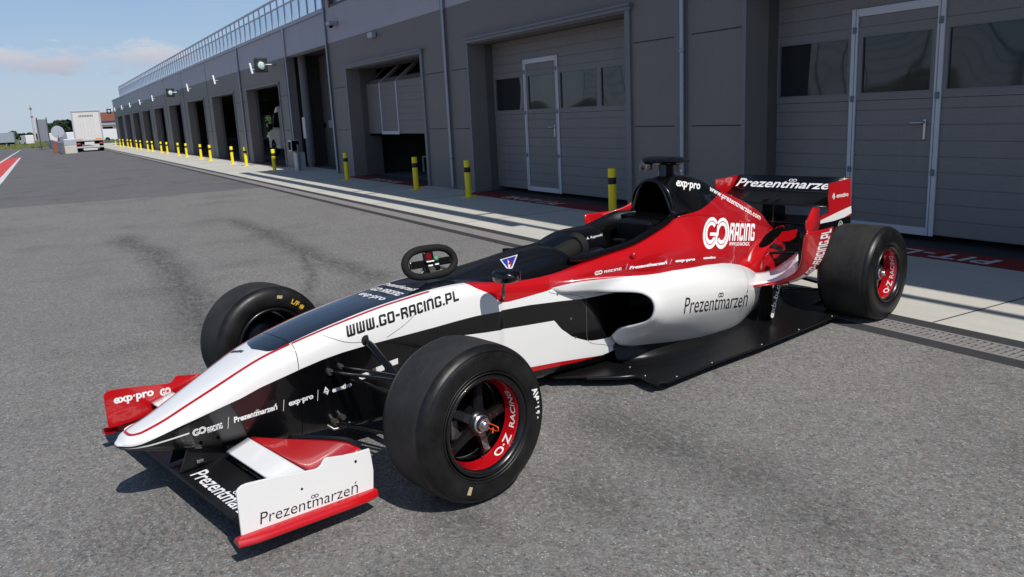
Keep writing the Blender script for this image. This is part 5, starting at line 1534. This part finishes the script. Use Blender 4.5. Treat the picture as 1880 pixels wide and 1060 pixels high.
# ---- rear winglets, flip-ups, chimneys
for s in (1, -1):
    lo_ = [(-2.40, .555, .332), (-2.494, .61, .331), (-2.562, .68, .337), (-2.607, .75, .361), (-2.66, .79, .397), (-2.73, .82, .456), (-2.771, .835, .533), (-2.812, .84, .612), (-2.822, .84, .655)]
    up_ = [(-2.42, .54, .338), (-2.50, .58, .336), (-2.535, .67, .362), (-2.552, .75, .41), (-2.53, .80, .48), (-2.50, .825, .555), (-2.49, .84, .62), (-2.492, .848, .655), (-2.50, .85, .664)]
    b = MB(); a_, c_ = cr(lo_, 40), cr(up_, 40)
    b.grid([[Vector((p.x, s * p.y, p.z)).lerp(Vector((q.x, s * q.y, q.z)), t / 8) + Vector((0, s * .012 * math.sin(math.pi * t / 8), 0)) for t in range(9)] for p, q in zip(a_, c_)])
    o = b.build('flip_up', M['red'], car); sm = o.modifiers.new('t', 'SOLIDIFY'); sm.thickness = .008; sm.offset = 0
    if s > 0: flip = o; FLO, FUP = lo_, up_
    # horizontal shelf joining it to the pod (white)
    b = MB()
    sh1 = cr([(-2.40, .555, .334), (-2.50, .59, .337), (-2.56, .69, .352), (-2.58, .76, .41)], 20)
    sh2 = cr([(-2.52, .46, .385), (-2.64, .47, .362), (-2.74, .50, .368), (-2.80, .56, .42), (-2.85, .61, .475)], 20)
    b.grid([[Vector((p.x, s * p.y, p.z)).lerp(Vector((q.x, s * q.y, q.z)), t / 6) for t in range(7)] for p, q in zip(sh1, sh2)])
    o = b.build('flip_up_shelf', M['white'], car); sm = o.modifiers.new('t', 'SOLIDIFY'); sm.thickness = .006
    # inner red vane
    b = MB()
    v1 = cr([(-2.60, .80, .655), (-2.70, .74, .68), (-2.80, .70, .71), (-2.87, .69, .755)], 14); v2 = cr([(-2.66, .80, .60), (-2.78, .75, .61), (-2.90, .72, .65), (-2.945, .69, .745)], 14)
    b.grid([[Vector((p.x, s * p.y, p.z)), Vector((q.x, s * q.y, q.z))] for p, q in zip(v1, v2)])
    o = b.build('vane', M['red'], car); sm = o.modifiers.new('t', 'SOLIDIFY'); sm.thickness = .01
    # chimney; flat black leaf painted as the shade inside its opening
    KEY = [((-2.66, .385, .36), (-.12, 0, .03), (.0, .055, -.01)), ((-2.69, .395, .43), (-.105, 0, .02), (0, .05, -.008)), ((-2.74, .402, .490), (-.105, 0, .02), (-.004, .040, -.022)), ((-2.80, .408, .530), (-.115, 0, .032), (-.008, .024, -.030)), ((-2.862, .412, .553), (-.130, .004, .042), (-.010, .006, -.034))]
    cs = [cr([k_[q] for k_ in KEY], 16) for q in range(3)]
    rows = []
    for i in range(16):
        rows.append([Vector((0, 0, 0)) + cs[0][i] + cs[1][i] * (math.cos(a) + (.18 * max(0, math.cos(a)) ** 3 if i > 9 else 0)) + cs[2][i] * math.sin(a) for a in [2 * math.pi * t / 36 for t in range(37)]])
    rows = [[Vector((p.x, s * p.y, p.z)) for p in r_] for r_ in rows]
    b = MB(); b.grid(rows); o = b.build('chimney', M['red'], car)
    mc = Vector((-2.862, s * .412, .553))
    b = MB(); b.grid([[p.lerp(mc, .07) + Vector((0, s * .004, 0)), p.lerp(mc, .5) + Vector((0, s * .004, 0)), mc + Vector((0, s * .004, 0))] for p in rows[-1]]); b.build('mouth_shade', M['dark'], o)
    b = MB(); b.prism([(-3.15, .535), (-3.40, .522), (-3.37, .471), (-3.29, .455), (-3.12, .475)], s * .295 if s > 0 else -.301, s * .301 if s > 0 else -.295, 'y'); b.build('vane', M['red'], car)
    # lower dark deflector ahead of the rear wheel
    b = MB(); b.prism([(-2.60, .06), (-2.60, .26), (-2.66, .33), (-2.74, .33), (-2.74, .06)], s * .50 - .004, s * .50 + .004, 'y'); o = b.build('deflector', M['carbon'], car)
    if s > 0: defl = o

# ---- rear wing
RWY = .45
for nm, le, te, zl, zt, th in (('rear_wing_flap', -3.73, -3.83, .748, .842, .005), ('rear_wing_main_plane', -3.50, -3.735, .668, .742, .009), ('rear_wing_lower_plane', -3.50, -3.70, .545, .575, .009)):
    wing_el(nm, -RWY + .004, RWY - .004, lin(le, le), lin(te, te), lin(zl, zl), lin(zt, zt), th, lambda t: .012, M['black'] if 'flap' in nm else M['carbon'], seg=4)
for s in (1, -1):
    b = MB()
    pr = [(-3.519, .829), (-3.829, .836), (-3.852, .571), (-3.389, .573), (-3.396, .593), (-3.462, .623), (-3.533, .627)]
    b.prism(pr, s * RWY - .004, s * RWY + .004, 'y', 0)
    o = b.build('rear_wing_endplate', M['red'], car)
    b = MB(); wp = [(-3.392, .588), (-3.388, .571), (-3.60, .566), (-3.75, .572), (-3.856, .590), (-3.846, .640), (-3.70, .625), (-3.53, .605)]
    b.prism(wp, s * (RWY + .0045), s * (RWY + .0065), 'y'); b.build('white_band', M['white'], o)
    b = MB(); b.prism([(-3.42, .5705), (-3.852, .5705), (-3.858, .36), (-3.45, .36)], s * RWY - .004, s * RWY + .004, 'y'); o2 = b.build('rear_wing_lower_endplate', M['black'], car)
    if s > 0: rep, rep2 = o, o2
b = MB(); b.prism([(-3.50, .44), (-3.68, .44), (-3.66, .70), (-3.52, .70)], -.05, -.038, 'y'); b.prism([(-3.50, .44), (-3.68, .44), (-3.66, .70), (-3.52, .70)], .038, .05, 'y'); b.build('wing_pillar', M['carbon'], car)

# ---- steering wheel resting on the chassis top (a thing of its own)
def car_w(p):
    v = Vector(p); c_, s_ = math.cos(CTH), math.sin(CTH)
    return Vector((CX + c_ * v.x - s_ * v.y, CY + s_ * v.x + c_ * v.y, v.z))
swm = empty('steering_wheel', car_w((-.484, .02, .731)), CTH)
tag(swm, 'small black racing steering wheel with switches, standing on top of the car nose', 'steering wheel')
A1 = Vector((-1, 0, -.03)).normalized(); A3 = Vector((.12, 1, .25)).normalized(); A2 = A3.cross(A1).normalized()
if A2.z < 0: A2 = -A2
A3 = A1.cross(A2)
WM = Matrix((A1, A2, A3)).transposed().to_4x4()
def swp(pts): return [WM @ Vector(p) for p in pts]
rimp = [(.062, .064), (.108, .050), (.138, .022), (.145, -.008), (.132, -.036), (.100, -.056), (.055, -.064), (0, -.065), (-.055, -.064), (-.100, -.056), (-.132, -.036), (-.145, -.008), (-.138, .022), (-.108, .050), (-.062, .064), (0, .066)]
rimp = [(x, y, 0) for x, y in rimp]
b = MB(); rp = [Vector(p) for p in cr(rimp + [rimp[0]], 97)]
rings = []
for i, p in enumerate(rp):
    t = (rp[(i + 1) % 96] - rp[(i - 1) % 96]).normalized(); nn = Vector((0, 0, 1)); q = t.cross(nn)
    rings.append([WM @ (p + (q * math.cos(a) * .0175 + nn * math.sin(a) * .0175)) for a in [2 * math.pi * k_ / 14 for k_ in range(15)]])
b.grid(rings); b.build('rim', M['grip'], swm)
b = MB()
for s in (-1, 1): b.bbox((s * .035 if s > 0 else -.12, -.022, -.006), (.12 if s > 0 else -.035, .014, .008), .006, M=WM)
b.bbox((-.045, -.045, -.012), (.05, .015, .006), .005, M=WM)
b.build('spoke', M['carbon'], swm)
b = MB(); b.bbox((-.042, -.002, .004), (.012, .048, .022), .004, M=WM); sb = b.build('display_box', M['carbon'], swm)
b = MB(); b.box((-.034, .010, .0225), (-.004, .042, .0235), M=WM); b.build('display', M['redlens'], sb)
b = MB(); b.box((-.036, .0, .0225), (.008, .006, .024), M=WM); b.box((-.02, -.02, .007), (.006, -.013, .010), M=WM); b.box((.02, -.018, .007), (.042, -.011, .010), M=WM); b.build('switch_label', M['vinyl'], swm)
b = MB(); b.lathe([(0, .014), (.009, .014), (.011, .006)], 20, 'z', M=WM @ Matrix.Translation((.034, .012, 0))); b.build('green_knob', M['green'], swm)
b = MB(); b.tube(swp([(-.05, -.04, 0), (-.085, -.06, 0)]), .006, 8); b.tube(swp([(.05, -.03, 0), (.09, -.045, 0)]), .006, 8)
b.tube(swp([(.0, -.04, .01), (.0, -.04, -.06)]), .018, 12); b.build('quick_release', M['steel'], swm)

# ---- lettering and marks on the car
EYE = Vector((1.772, 3.14, 1.42))
bt_tub = bvh(tub, nose); bt_pod = bvh(sidepod); bt_cov = bvh(cover); bt_flip = bvh(flip); bt_mp = bvh(mp_); bt_scu = bvh(scuttle)
def basis(o, e, up):
    o, e, up = Vector(o), Vector(e), Vector(up)
    ex = (e - o); L = ex.length; ex.normalize()
    ey = up - o; ey = (ey - ex * ey.dot(ex)).normalized()
    return o, ex, ey, L
def put(bm, name, mt, parent, o, e, up, tgt, w=None, skew=0.0, pr=None, off=.0016):
    """scale the flat lettering so that it spans o..e, keep cap height |up-o|"""
    o, ex, ey, L = basis(o, e, up)
    xs_ = [v.co.x for v in bm.verts]; x0, x1 = min(xs_), max(xs_)
    for v in bm.verts: v.co.x = (v.co.x - x0) * L / (x1 - x0) + v.co.y * skew
    prv = pr if pr is not None else (o + ex * L / 2 - EYE)
    return place(bm, name, mt, parent, o, ex, ey, tgt, prv, off, .025)
def capfont(txt, h, bold=0.0, shear=0.0):
    return font_mesh(txt, h / .70, bold=bold, shear=shear)
def ring_logo(h):
    """two interlocked double rings, height h"""
    bm = bmesh.new(); n = 40
    def ann(cx, ra, rb, a0, a1, z=0):
        v = []
        for i in range(n + 1):
            a = R(a0 + (a1 - a0) * i / n)
            v.append((bm.verts.new((cx + ra * .80 * math.cos(a) * h, (.5 + ra * math.sin(a)) * h, 0)), bm.verts.new((cx + rb * .80 * math.cos(a) * h, (.5 + rb * math.sin(a)) * h, 0))))
        for i in range(n): bm.faces.new([v[i][0], v[i][1], v[i + 1][1], v[i + 1][0]])
    c1, c2 = .40 * h, .99 * h
    for ra, rb in ((.50, .385), (.355, .235)):
        ann(c1, ra, rb, 42, 330); ann(c2, ra, rb, -140, 140 if ra > .4 else 200)
    for x0, x1, y0, y1 in ((.36, .66, .40, .50), (.66, .76, .24, .5), (.70, .80, .52, .74)):
        bm.faces.new([bm.verts.new((a * h, b_ * h, 0)) for a, b_ in ((x0, y0), (x1, y0), (x1, y1), (x0, y1))])
    return bm, 1.39 * h
def diamond(h):
    bm = bmesh.new()
    for poly in ([(.1, .52), (.45, 1.0), (.8, .52), (.58, .52), (.45, .72), (.32, .52)], [(.0, .40), (.55, .40), (.55, .50), (.08, .50)], [(.9, .46), (.35, .46), (.35, .36), (.82, .36)], [(.1, .28), (.8, .34), (.45, .0), (.45, .22)]):
        bm.faces.new([bm.verts.new((x * h, y * h, 0)) for x, y in poly])
    return bm
def bow(bm, h, cx, cy, r_):
    """little ribbon bow drawn above the m"""
    for s in (-1, 1):
        v = []
        for i in range(17):
            a = 2 * math.pi * i / 16
            v.append((bm.verts.new((cx + s * r_ * .8 + r_ * math.cos(a), cy + r_ * .8 * math.sin(a), 0)), bm.verts.new((cx + s * r_ * .8 + r_ * .62 * math.cos(a), cy + r_ * .5 * math.sin(a), 0))))
        for i in range(16): bm.faces.new([v[i][0], v[i][1], v[i + 1][1], v[i + 1][0]])
    return bm
def prez(h, bold=0.0, shear=0.12, txt='Prezentmarzeń', bw=True):
    bm = capfont(txt, h, bold, shear)
    xs_ = [v.co.x for v in bm.verts]; L = max(xs_)
    if bw:
        f_ = .535 if txt.endswith('ń') else .60
        bow(bm, h, L * f_ + .10 * h, h * .93, h * .19)
    return bm
V, VK = M['vinyl'], M['vinylk']
# red pinstripe that loops round the nose tip
STR = [(.950, .0, .30), (.9495, .018, .30), (.943, .034, .30), (.930, .043, .30), (.915, .047, .30), (.885, .054, .312), (.824, .065, .337), (.76, .073, .365), (.631, .089, .418), (.454, .111, .491), (.288, .131, .534), (.09, .146, .572), (-.123, .155, .604), (-.25, .162, .615), (-.384, .169, .626)]
def pin(half, obj_t, tgt, x0, x1):
    P = [p for p in cr(STR, 260) if x1 <= p.x <= x0]
    for s in (-1, 1):
        rows = []
        for i, p in enumerate(P):
            t = (P[min(i + 1, len(P) - 1)] - P[max(0, i - 1)]); t.z = 0; t.normalize(); q = Vector((-t.y, t.x, 0))
            row = []
            for e in (-1, -.3, .3, 1):
                a = p + q * (half * .8 * e); a.z += -.9 * half * e * (1 if q.y > 0 else -1) * min(1, p.y / .05) * .6
                pr = Vector((0, -.55, -.83)) if p.y > .045 else Vector((-.25, -.3 * p.y / .045, -.9))
                h = tgt.ray_cast(a - pr.normalized() * .12, pr.normalized())
                if h[0] is None: row = None; break
                n = h[1] if h[1].dot(pr) < 0 else -h[1]
                w_ = h[0] + n * .0022; row.append(Vector((w_.x, s * w_.y, w_.z)))
            if row: rows.append(row)
        b = MB(); b.grid(rows); b.build('pinstripe', M['red'], obj_t)
pin(.0062, nose, bvh(nose), 1.0, .324); pin(.0055, tub, bvh(tub), .316, -.36)
# big web address on the white flank
bm, L_ = block_mesh('WWW.GO-RACING.PL', .05)
put(bm, 'flank_lettering', VK, tub, (.100, .2, .522), (-.500, .2, .566), (.108, .2, .572), bt_tub)
# sponsor row on the black flank
def row_text(kind, o, e, up, tgt, parent, mt=V, skew=0, pr=None):
    h = (Vector(up) - Vector(o)).length
    if kind == 'rings': bm, _ = ring_logo(h)
    elif kind == 'diamond': bm = diamond(h)
    elif kind == 'slash': 
        bm = bmesh.new(); bm.faces.new([bm.verts.new(p) for p in ((0, 0, 0), (.03 * h, 0, 0), (.25 * h, h, 0), (.22 * h, h, 0))])
    elif kind[0] == '#': bm, _ = block_mesh(kind[1:], h)
    elif kind.startswith('Prez'): bm = prez(h, .0012, .1)
    else: bm = capfont(kind, h, .0012)
    return put(bm, 'sponsor_lettering', mt, parent, o, e, up, tgt, skew=skew, pr=pr)
for kd, x0, x1, z0, h in (('rings', .757, .703, .266, .028), ('#RACING', .700, .640, .264, .023), ('slash', .622, .604, .258, .044), ('Prezentmarzeń', .594, .410, .2745, .022), ('slash', .386, .369, .262, .044), ('exp·pro', .358, .247, .276, .022), ('slash', .230, .213, .262, .044), ('diamond', .196, .168, .272, .040), ('emotivo', .155, .062, .279, .020)):
    row_text(kd, (x0, .13, z0), (x1, .13, z0 + .003), (x0, .13, z0 + h), bt_tub, tub if x0 < .33 else nose)
bm = bmesh.new()
for a, b_, z in ((.055, .0, .318), (-.01, -.07, .33), (-.08, -.14, .342)): bm.faces.new([bm.verts.new(p) for p in ((-a, z, 0), (-b_, z + .006, 0), (-b_ , z + .032, 0), (-a - .012 * 0, z + .026, 0))])
place(bm, 'flank_squares', V, tub, (0, .2, 0), (-1, 0, 0), (0, 0, 1), bt_tub, (0, -1, 0))
# nose top lettering
for kd, o, e, up in (('diamond', (.492, -.13, .45), (.487, -.10, .45), (.462, -.13, .45)), ('emotivo', (.484, -.095, .45), (.466, -.02, .45), (.464, -.10, .45))):
    row_text(kd, o, e, up, bt_tub, nose, VK, pr=(0, 0, -1))
for kd, y0, y1, x0, h in (('exp·pro', -.105, .095, -.150, .042), ('#RACING', -.04, .105, -.225, .042), ('rings', -.125, -.055, -.222, .045), ('Prezentmarzeń', -.135, .105, -.305, .040)):
    row_text(kd, (x0, y0, .7), (x0, y1, .7), (x0 - h, y0, .7), bt_tub, tub, pr=(0, 0, -1))
# triangle badge on the scuttle
bm = bmesh.new(); bm.faces.new([bm.verts.new((x, y, 0)) for x, y in ((0, .062), (.125, .062), (.078, 0), (.046, 0))])
place(bm, 'triangle_badge', V, scuttle, (-.768, .2, .655), (-1, 0, .06), (.06, 0, 1), bt_scu, Vector((-.82, .2, .69)) - EYE, .0015)
bm = bmesh.new(); bm.faces.new([bm.verts.new((x, y, 0)) for x, y in ((.012, .057), (.113, .057), (.073, .004), (.051, .004))])
place(bm, 'triangle_badge', M['navy'], scuttle, (-.768, .2, .655), (-1, 0, .06), (.06, 0, 1), bt_scu, Vector((-.82, .2, .69)) - EYE, .0022)
bm = bmesh.new(); bm.faces.new([bm.verts.new((x, y, 0)) for x, y in ((.052, .05), (.066, .030), (.060, .028), (.076, .004), (.052, .004))])
place(bm, 'triangle_badge', V, scuttle, (-.768, .2, .655), (-1, 0, .06), (.06, 0, 1), bt_scu, Vector((-.82, .2, .69)) - EYE, .0029)
bm = bmesh.new(); bm.faces.new([bm.verts.new((x, y, 0)) for x, y in ((.058, .034), (.080, .030), (.070, .005), (.062, .005), (.068, .022), (.054, .022))])
place(bm, 'triangle_badge', M['red'], scuttle, (-.768, .2, .655), (-1, 0, .06), (.06, 0, 1), bt_scu, Vector((-.82, .2, .69)) - EYE, .0036)
put(capfont('A. Rejewski', .014), 'name_lettering', V, hd, (-1.50, .09, .70), (-1.63, .09, .705), (-1.50, .09, .714), bvh(hd))
# side pod
put(prez(.086, -.0005, .14), 'sponsor_lettering', VK, sidepod, (-1.634, .64, .338), (-2.27, .62, .250), (-1.634, .64, .422), bt_pod)
for kd, o, e, h in (('rings', (-1.165, .45, .597), (-1.225, .45, .596), .022), ('#RACING', (-1.235, .45, .598), (-1.37, .45, .592), .013), ('slash', (-1.40, .45, .588), (-1.42, .45, .588), .028), ('Prezentmarzeń', (-1.43, .45, .585), (-1.745, .45, .563), .015), ('slash', (-1.77, .45, .556), (-1.79, .45, .556), .028), ('exp·pro', (-1.82, .45, .560), (-2.0, .45, .542), .014), ('emotivo', (-2.08, .45, .537), (-2.2, .45, .522), .012)):
    row_text(kd, o, e, Vector(o) + Vector((0, 0, h)), bt_pod, sidepod)
# engine cover
T2 = [bt_cov, bt_pod]
put(capfont('exp·pro', .048, .002), 'sponsor_lettering', V, cover, (-2.35, .06, .915), (-2.60, .06, .868), (-2.35, .06, .965), T2)
put(font_mesh('www.prezentmarzen.com', .05, bold=.001), 'web_lettering', V, cover, (-2.745, .03, .845), (-3.36, .03, .575), (-2.735, .03, .885), T2)
bm, _ = ring_logo(.2); put(bm, 'ring_emblem', V, cover, (-2.470, .17, .510), (-2.745, .17, .470), (-2.47, .17, .735), T2)
bm, _ = block_mesh('RACING', .115, .55); put(bm, 'team_lettering', V, cover, (-2.768, .17, .520), (-3.055, .17, .480), (-2.768, .17, .640), T2)
put(capfont('WWW.GO-RACING.PL', .022, .0008), 'web_lettering', V, cover, (-2.77, .17, .488), (-3.00, .17, .455), (-2.77, .17, .512), T2)
# flip-up: lettering follows the outer edge of the curved panel
fa, fc = cr(FLO, 80), cr(FUP, 80)
def flip_pt(t, w):
    t = min(max(t, 0), 1) * 78.999; i = int(t); f = t - i
    p = fa[i].lerp(fa[i + 1], f); q = fc[i].lerp(fc[i + 1], f)
    return p.lerp(q, w) + Vector((0, .012 * math.sin(math.pi * w), 0))
bm, L_ = block_mesh('WWW.GO-RACING.PL', 1.0, .62); refine(bm, L_ / 60, (0,))
for v in bm.verts:
    t, w = .36 + .63 * v.co.x / L_, .10 + .42 * v.co.y
    p = flip_pt(t, w); n = (flip_pt(t + .01, w) - flip_pt(t - .01, w)).cross(flip_pt(t, w + .02) - flip_pt(t, w - .02)).normalized()
    if n.y < 0: n = -n
    v.co = p + n * .0055
me = bpy.data.meshes.new('web_lettering'); bm.to_mesh(me); bm.free(); me.materials.append(V); link(bpy.data.objects.new('web_lettering', me), flip)
# front wing
put(prez(.062, .0012, .12, 'Prezentmarzeń'), 'sponsor_lettering', V, mp_, (.778, .10, .2), (.782, .655, .2), (.710, .10, .2), bt_mp, pr=(0, 0, -1))
bm, _ = ring_logo(.13); put(bm, 'ring_emblem', V, mp_, (.80, -.655, .2), (.80, -.50, .2), (.68, -.655, .2), bt_mp, pr=(0, 0, -1))
bm, _ = block_mesh('RACING', .08, .6); put(bm, 'team_lettering', V, mp_, (.79, -.48, .2), (.79, -.28, .2), (.71, -.48, .2), bt_mp, pr=(0, 0, -1))
def flat(bm, name, mt, parent, o, e, up): 
    o, ex, ey, L = basis(o, e, up); xs_ = [v.co.x for v in bm.verts]; x0, x1 = min(xs_), max(xs_)
    for v in bm.verts: v.co.x = (v.co.x - x0) * L / (x1 - x0)
    return place(bm, name, mt, parent, o, ex, ey, None, None, .0008)
flat(prez(.042, -.0003, .08), 'sponsor_lettering', VK, EPs[0], (.775, .7042, .121), (.402, .7042, .098), (.775, .7042, .2))
flat(capfont('exp·pro', .036, .0018), 'sponsor_lettering', V, EPs[1], (.803, -.6955, .212), (.628, -.6955, .205), (.803, -.6955, .3))
bm, _ = ring_logo(.035); flat(bm, 'ring_emblem', V, EPs[1], (.60, -.6955, .19), (.55, -.6955, .19), (.60, -.6955, .3))
# rear wing
o_f = Vector((-3.7485, -.425, .7615)); up_f = Vector((-3.8345, -.425, .840))
bm = prez(.082, .002, .1); o_, ex_, ey_, L_ = basis(o_f, o_f + Vector((0, .83, 0)), up_f); xs_ = [v.co.x for v in bm.verts]
for v in bm.verts: v.co.x *= L_ / max(xs_)
fl_obj = [o for o in bpy.data.objects if o.name == 'rear_wing_flap'][0]
place(bm, 'sponsor_lettering', V, fl_obj, o_, ex_, ey_, bvh(fl_obj), Vector((-1, 0, -.6)), .0015, .03)
flat(diamond(.05), 'diamond_mark', V, rep, (-3.562, RWY + .0042, .712), (-3.612, RWY + .0042, .710), (-3.562, RWY + .0042, .8))
flat(capfont('emotivo', .030, .001), 'sponsor_lettering', V, rep, (-3.628, RWY + .0042, .722), (-3.80, RWY + .0042, .716), (-3.628, RWY + .0042, .8))
bm = bmesh.new()
v_ = []
for i in range(25):
    a = 2 * math.pi * i / 24; v_.append((bm.verts.new((.034 * math.cos(a), .034 * math.sin(a), 0)), bm.verts.new((.030 * math.cos(a), .030 * math.sin(a), 0))))
for i in range(24): bm.faces.new([v_[i][0], v_[i][1], v_[i + 1][1], v_[i + 1][0]])
for k_ in range(3): bm.faces.new([bm.verts.new((.018 * (k_ - 1) + q[0], q[1], 0)) for q in ((-.008, -.018), (.0, .018), (.006, .018), (-.002, -.018))])
place(bm, 'round_emblem', V, rep2, (-3.70, RWY + .0042, .520), (-1, 0, 0), (0, 0, 1), None, None, .0008)
bm = capfont('exp·pro', .05, .002); flat(bm, 'sponsor_lettering', V, defl, (-2.62, .5645, .10), (-2.70, .5645, .30), (-2.66, .5645, .09))
# marks on the tyres
def on_wall(pts_bm, name, mt, tyre_o, x0, rad, yf, rr_, a0, upin=1, flip=1):
    """flat lettering bent round the side wall; text x along the arc"""
    for v in pts_bm.verts:
        a = a0 - flip * v.co.x / rr_; r2 = rr_ + v.co.y * upin
        v.co = Vector((x0 + r2 * math.cos(a), yf, rad + r2 * math.sin(a)))
    me = bpy.data.meshes.new(name); pts_bm.to_mesh(me); pts_bm.free(); me.materials.append(mt)
    return link(bpy.data.objects.new(name, me), tyre_o)
bm = font_mesh('AV', .034, bold=.0015); refine(bm, .01, (0,)); on_wall(bm, 'paint_marks', M['tan2'] if 'tan2' in M else M['vinyl'], wheel_fl, 0, FR, .9795, .235, R(160), 1, -1)
bm = font_mesh("' s ▪ ıh i", .018, bold=.002); refine(bm, .01, (0,)); on_wall(bm, 'paint_marks', M['vinyl'], wheel_fl, 0, FR, .9793, .245, R(168), 1, -1) if False else bm.free()
bm = bmesh.new()
for k_, (u, v2, w2, h2) in enumerate(((.0, .0, .01, .014), (.018, .004, .006, .008), (.034, .0, .006, .012), (.036, -.008, .004, .006), (.052, .0, .012, .012), (.058, -.006, .004, .02), (.075, .002, .008, .005))):
    bm.faces.new([bm.verts.new((u + a, v2 + b_, 0)) for a, b_ in ((0, 0), (w2, 0), (w2, h2), (0, h2))])
on_wall(bm, 'paint_marks', M['vinyl'], wheel_fl, 0, FR, .9792, .243, R(170), 1, -1)
bm = bmesh.new(); bm.faces.new([bm.verts.new(p) for p in ((0, 0, 0), (.016, 0, 0), (.016, .03, 0), (0, .03, 0))]); on_wall(bm, 'sticker', M['tan'], wheel_fl, 0, FR, .9792, .225, R(-62), 1)
bm = font_mesh('L/F #', .035, bold=.0012); refine(bm, .01, (0,)); on_wall(bm, 'paint_marks', M['gold'], wheel_fr, 0, FR, -.978 + .275 + .0012, .225, R(118), 1, -1)
bm = bmesh.new(); bm.faces.new([bm.verts.new(p) for p in ((0, 0, 0), (.028, 0, 0), (.028, .016, 0), (0, .016, 0))]); on_wall(bm, 'sticker', M['tan'], wheel_fr, 0, FR, -.978 + .275 + .0012, .24, R(98), 1, -1)
# small fasteners on the bodywork
def dot(x, y, z, tgt, parent, mt='silver', r=.006):
    bm = bmesh.new(); bmesh.ops.create_circle(bm, cap_ends=True, radius=r, segments=10)
    place(bm, 'fastener', M[mt], parent, (x, y, z), (-1, 0, 0), (0, 0, 1), tgt, Vector((x, y, z)) - EYE, .002)
for p in ((-1.14, .3, .36), (-1.17, .3, .255), (-1.0, .27, .565), (-1.05, .3, .505)): dot(*p, [bt_tub, bt_pod], tub)
for p in ((.66, .12, .23), (.72, .1, .222)): dot(*p, bt_tub, nose, 'dark', .007)
bm = bmesh.new(); bmesh.ops.create_uvsphere(bm, u_segments=14, v_segments=10, radius=.016)
me = bpy.data.meshes.new('red_knob'); bm.to_mesh(me); bm.free(); me.materials.append(M['red']); me.polygons.foreach_set('use_smooth', [True] * len(me.polygons)); k_o = link(bpy.data.objects.new('red_knob', me), car); k_o.location = (-1.60, .338, .624)
# body panel seam lines
def seam_line(name, pts, tgt, parent, w=.0022):
    pts = [Vector(p) for p in cr(pts, 60)]; vs = []
    for p in pts:
        pr = (p - EYE).normalized(); best = None
        for tg in tgt:
            h_ = tg.ray_cast(p - pr * .4, pr)
            if h_[0] is not None and (best is None or (h_[0] - p).dot(pr) < (best[0] - p).dot(pr)): best = h_
        if best: vs.append((best[0], best[1] if best[1].dot(pr) < 0 else -best[1]))
    b = MB(); rows = []
    for i in range(len(vs)):
        t = (vs[min(i + 1, len(vs) - 1)][0] - vs[max(i - 1, 0)][0]).normalized(); q = t.cross(vs[i][1]).normalized()
        rows.append([vs[i][0] + q * w / 2 + vs[i][1] * .001, vs[i][0] - q * w / 2 + vs[i][1] * .001])
    b.grid(rows); return b.build(name, M['seam'], parent, recalc=False)
M['seam'] = mat('seam_grey', (.12, .12, .12), .7)
TS = [bt_tub, bt_pod]
seam_line('panel_gap', [(.19, .16, .545), (.10, .19, .50), (.0, .19, .478)], TS, tub)
seam_line('panel_gap', [(-.10, .19, .475), (-.2, .2, .52), (-.30, .19, .575), (-.36, .18, .61)], TS, tub)
seam_line('panel_gap', [(-1.152, .29, .56), (-1.042, .29, .557), (-.999, .29, .537), (-1.009, .29, .519), (-1.125, .29, .489), (-1.237, .29, .456), (-1.265, .29, .43), (-1.268, .29, .318), (-1.276, .29, .209), (-1.404, .29, .158), (-1.50, .29, .125)], TS, tub)
seam_line('panel_gap', [(-2.30, .55, .49), (-2.36, .56, .40), (-2.36, .56, .30), (-2.30, .55, .19)], TS, sidepod)
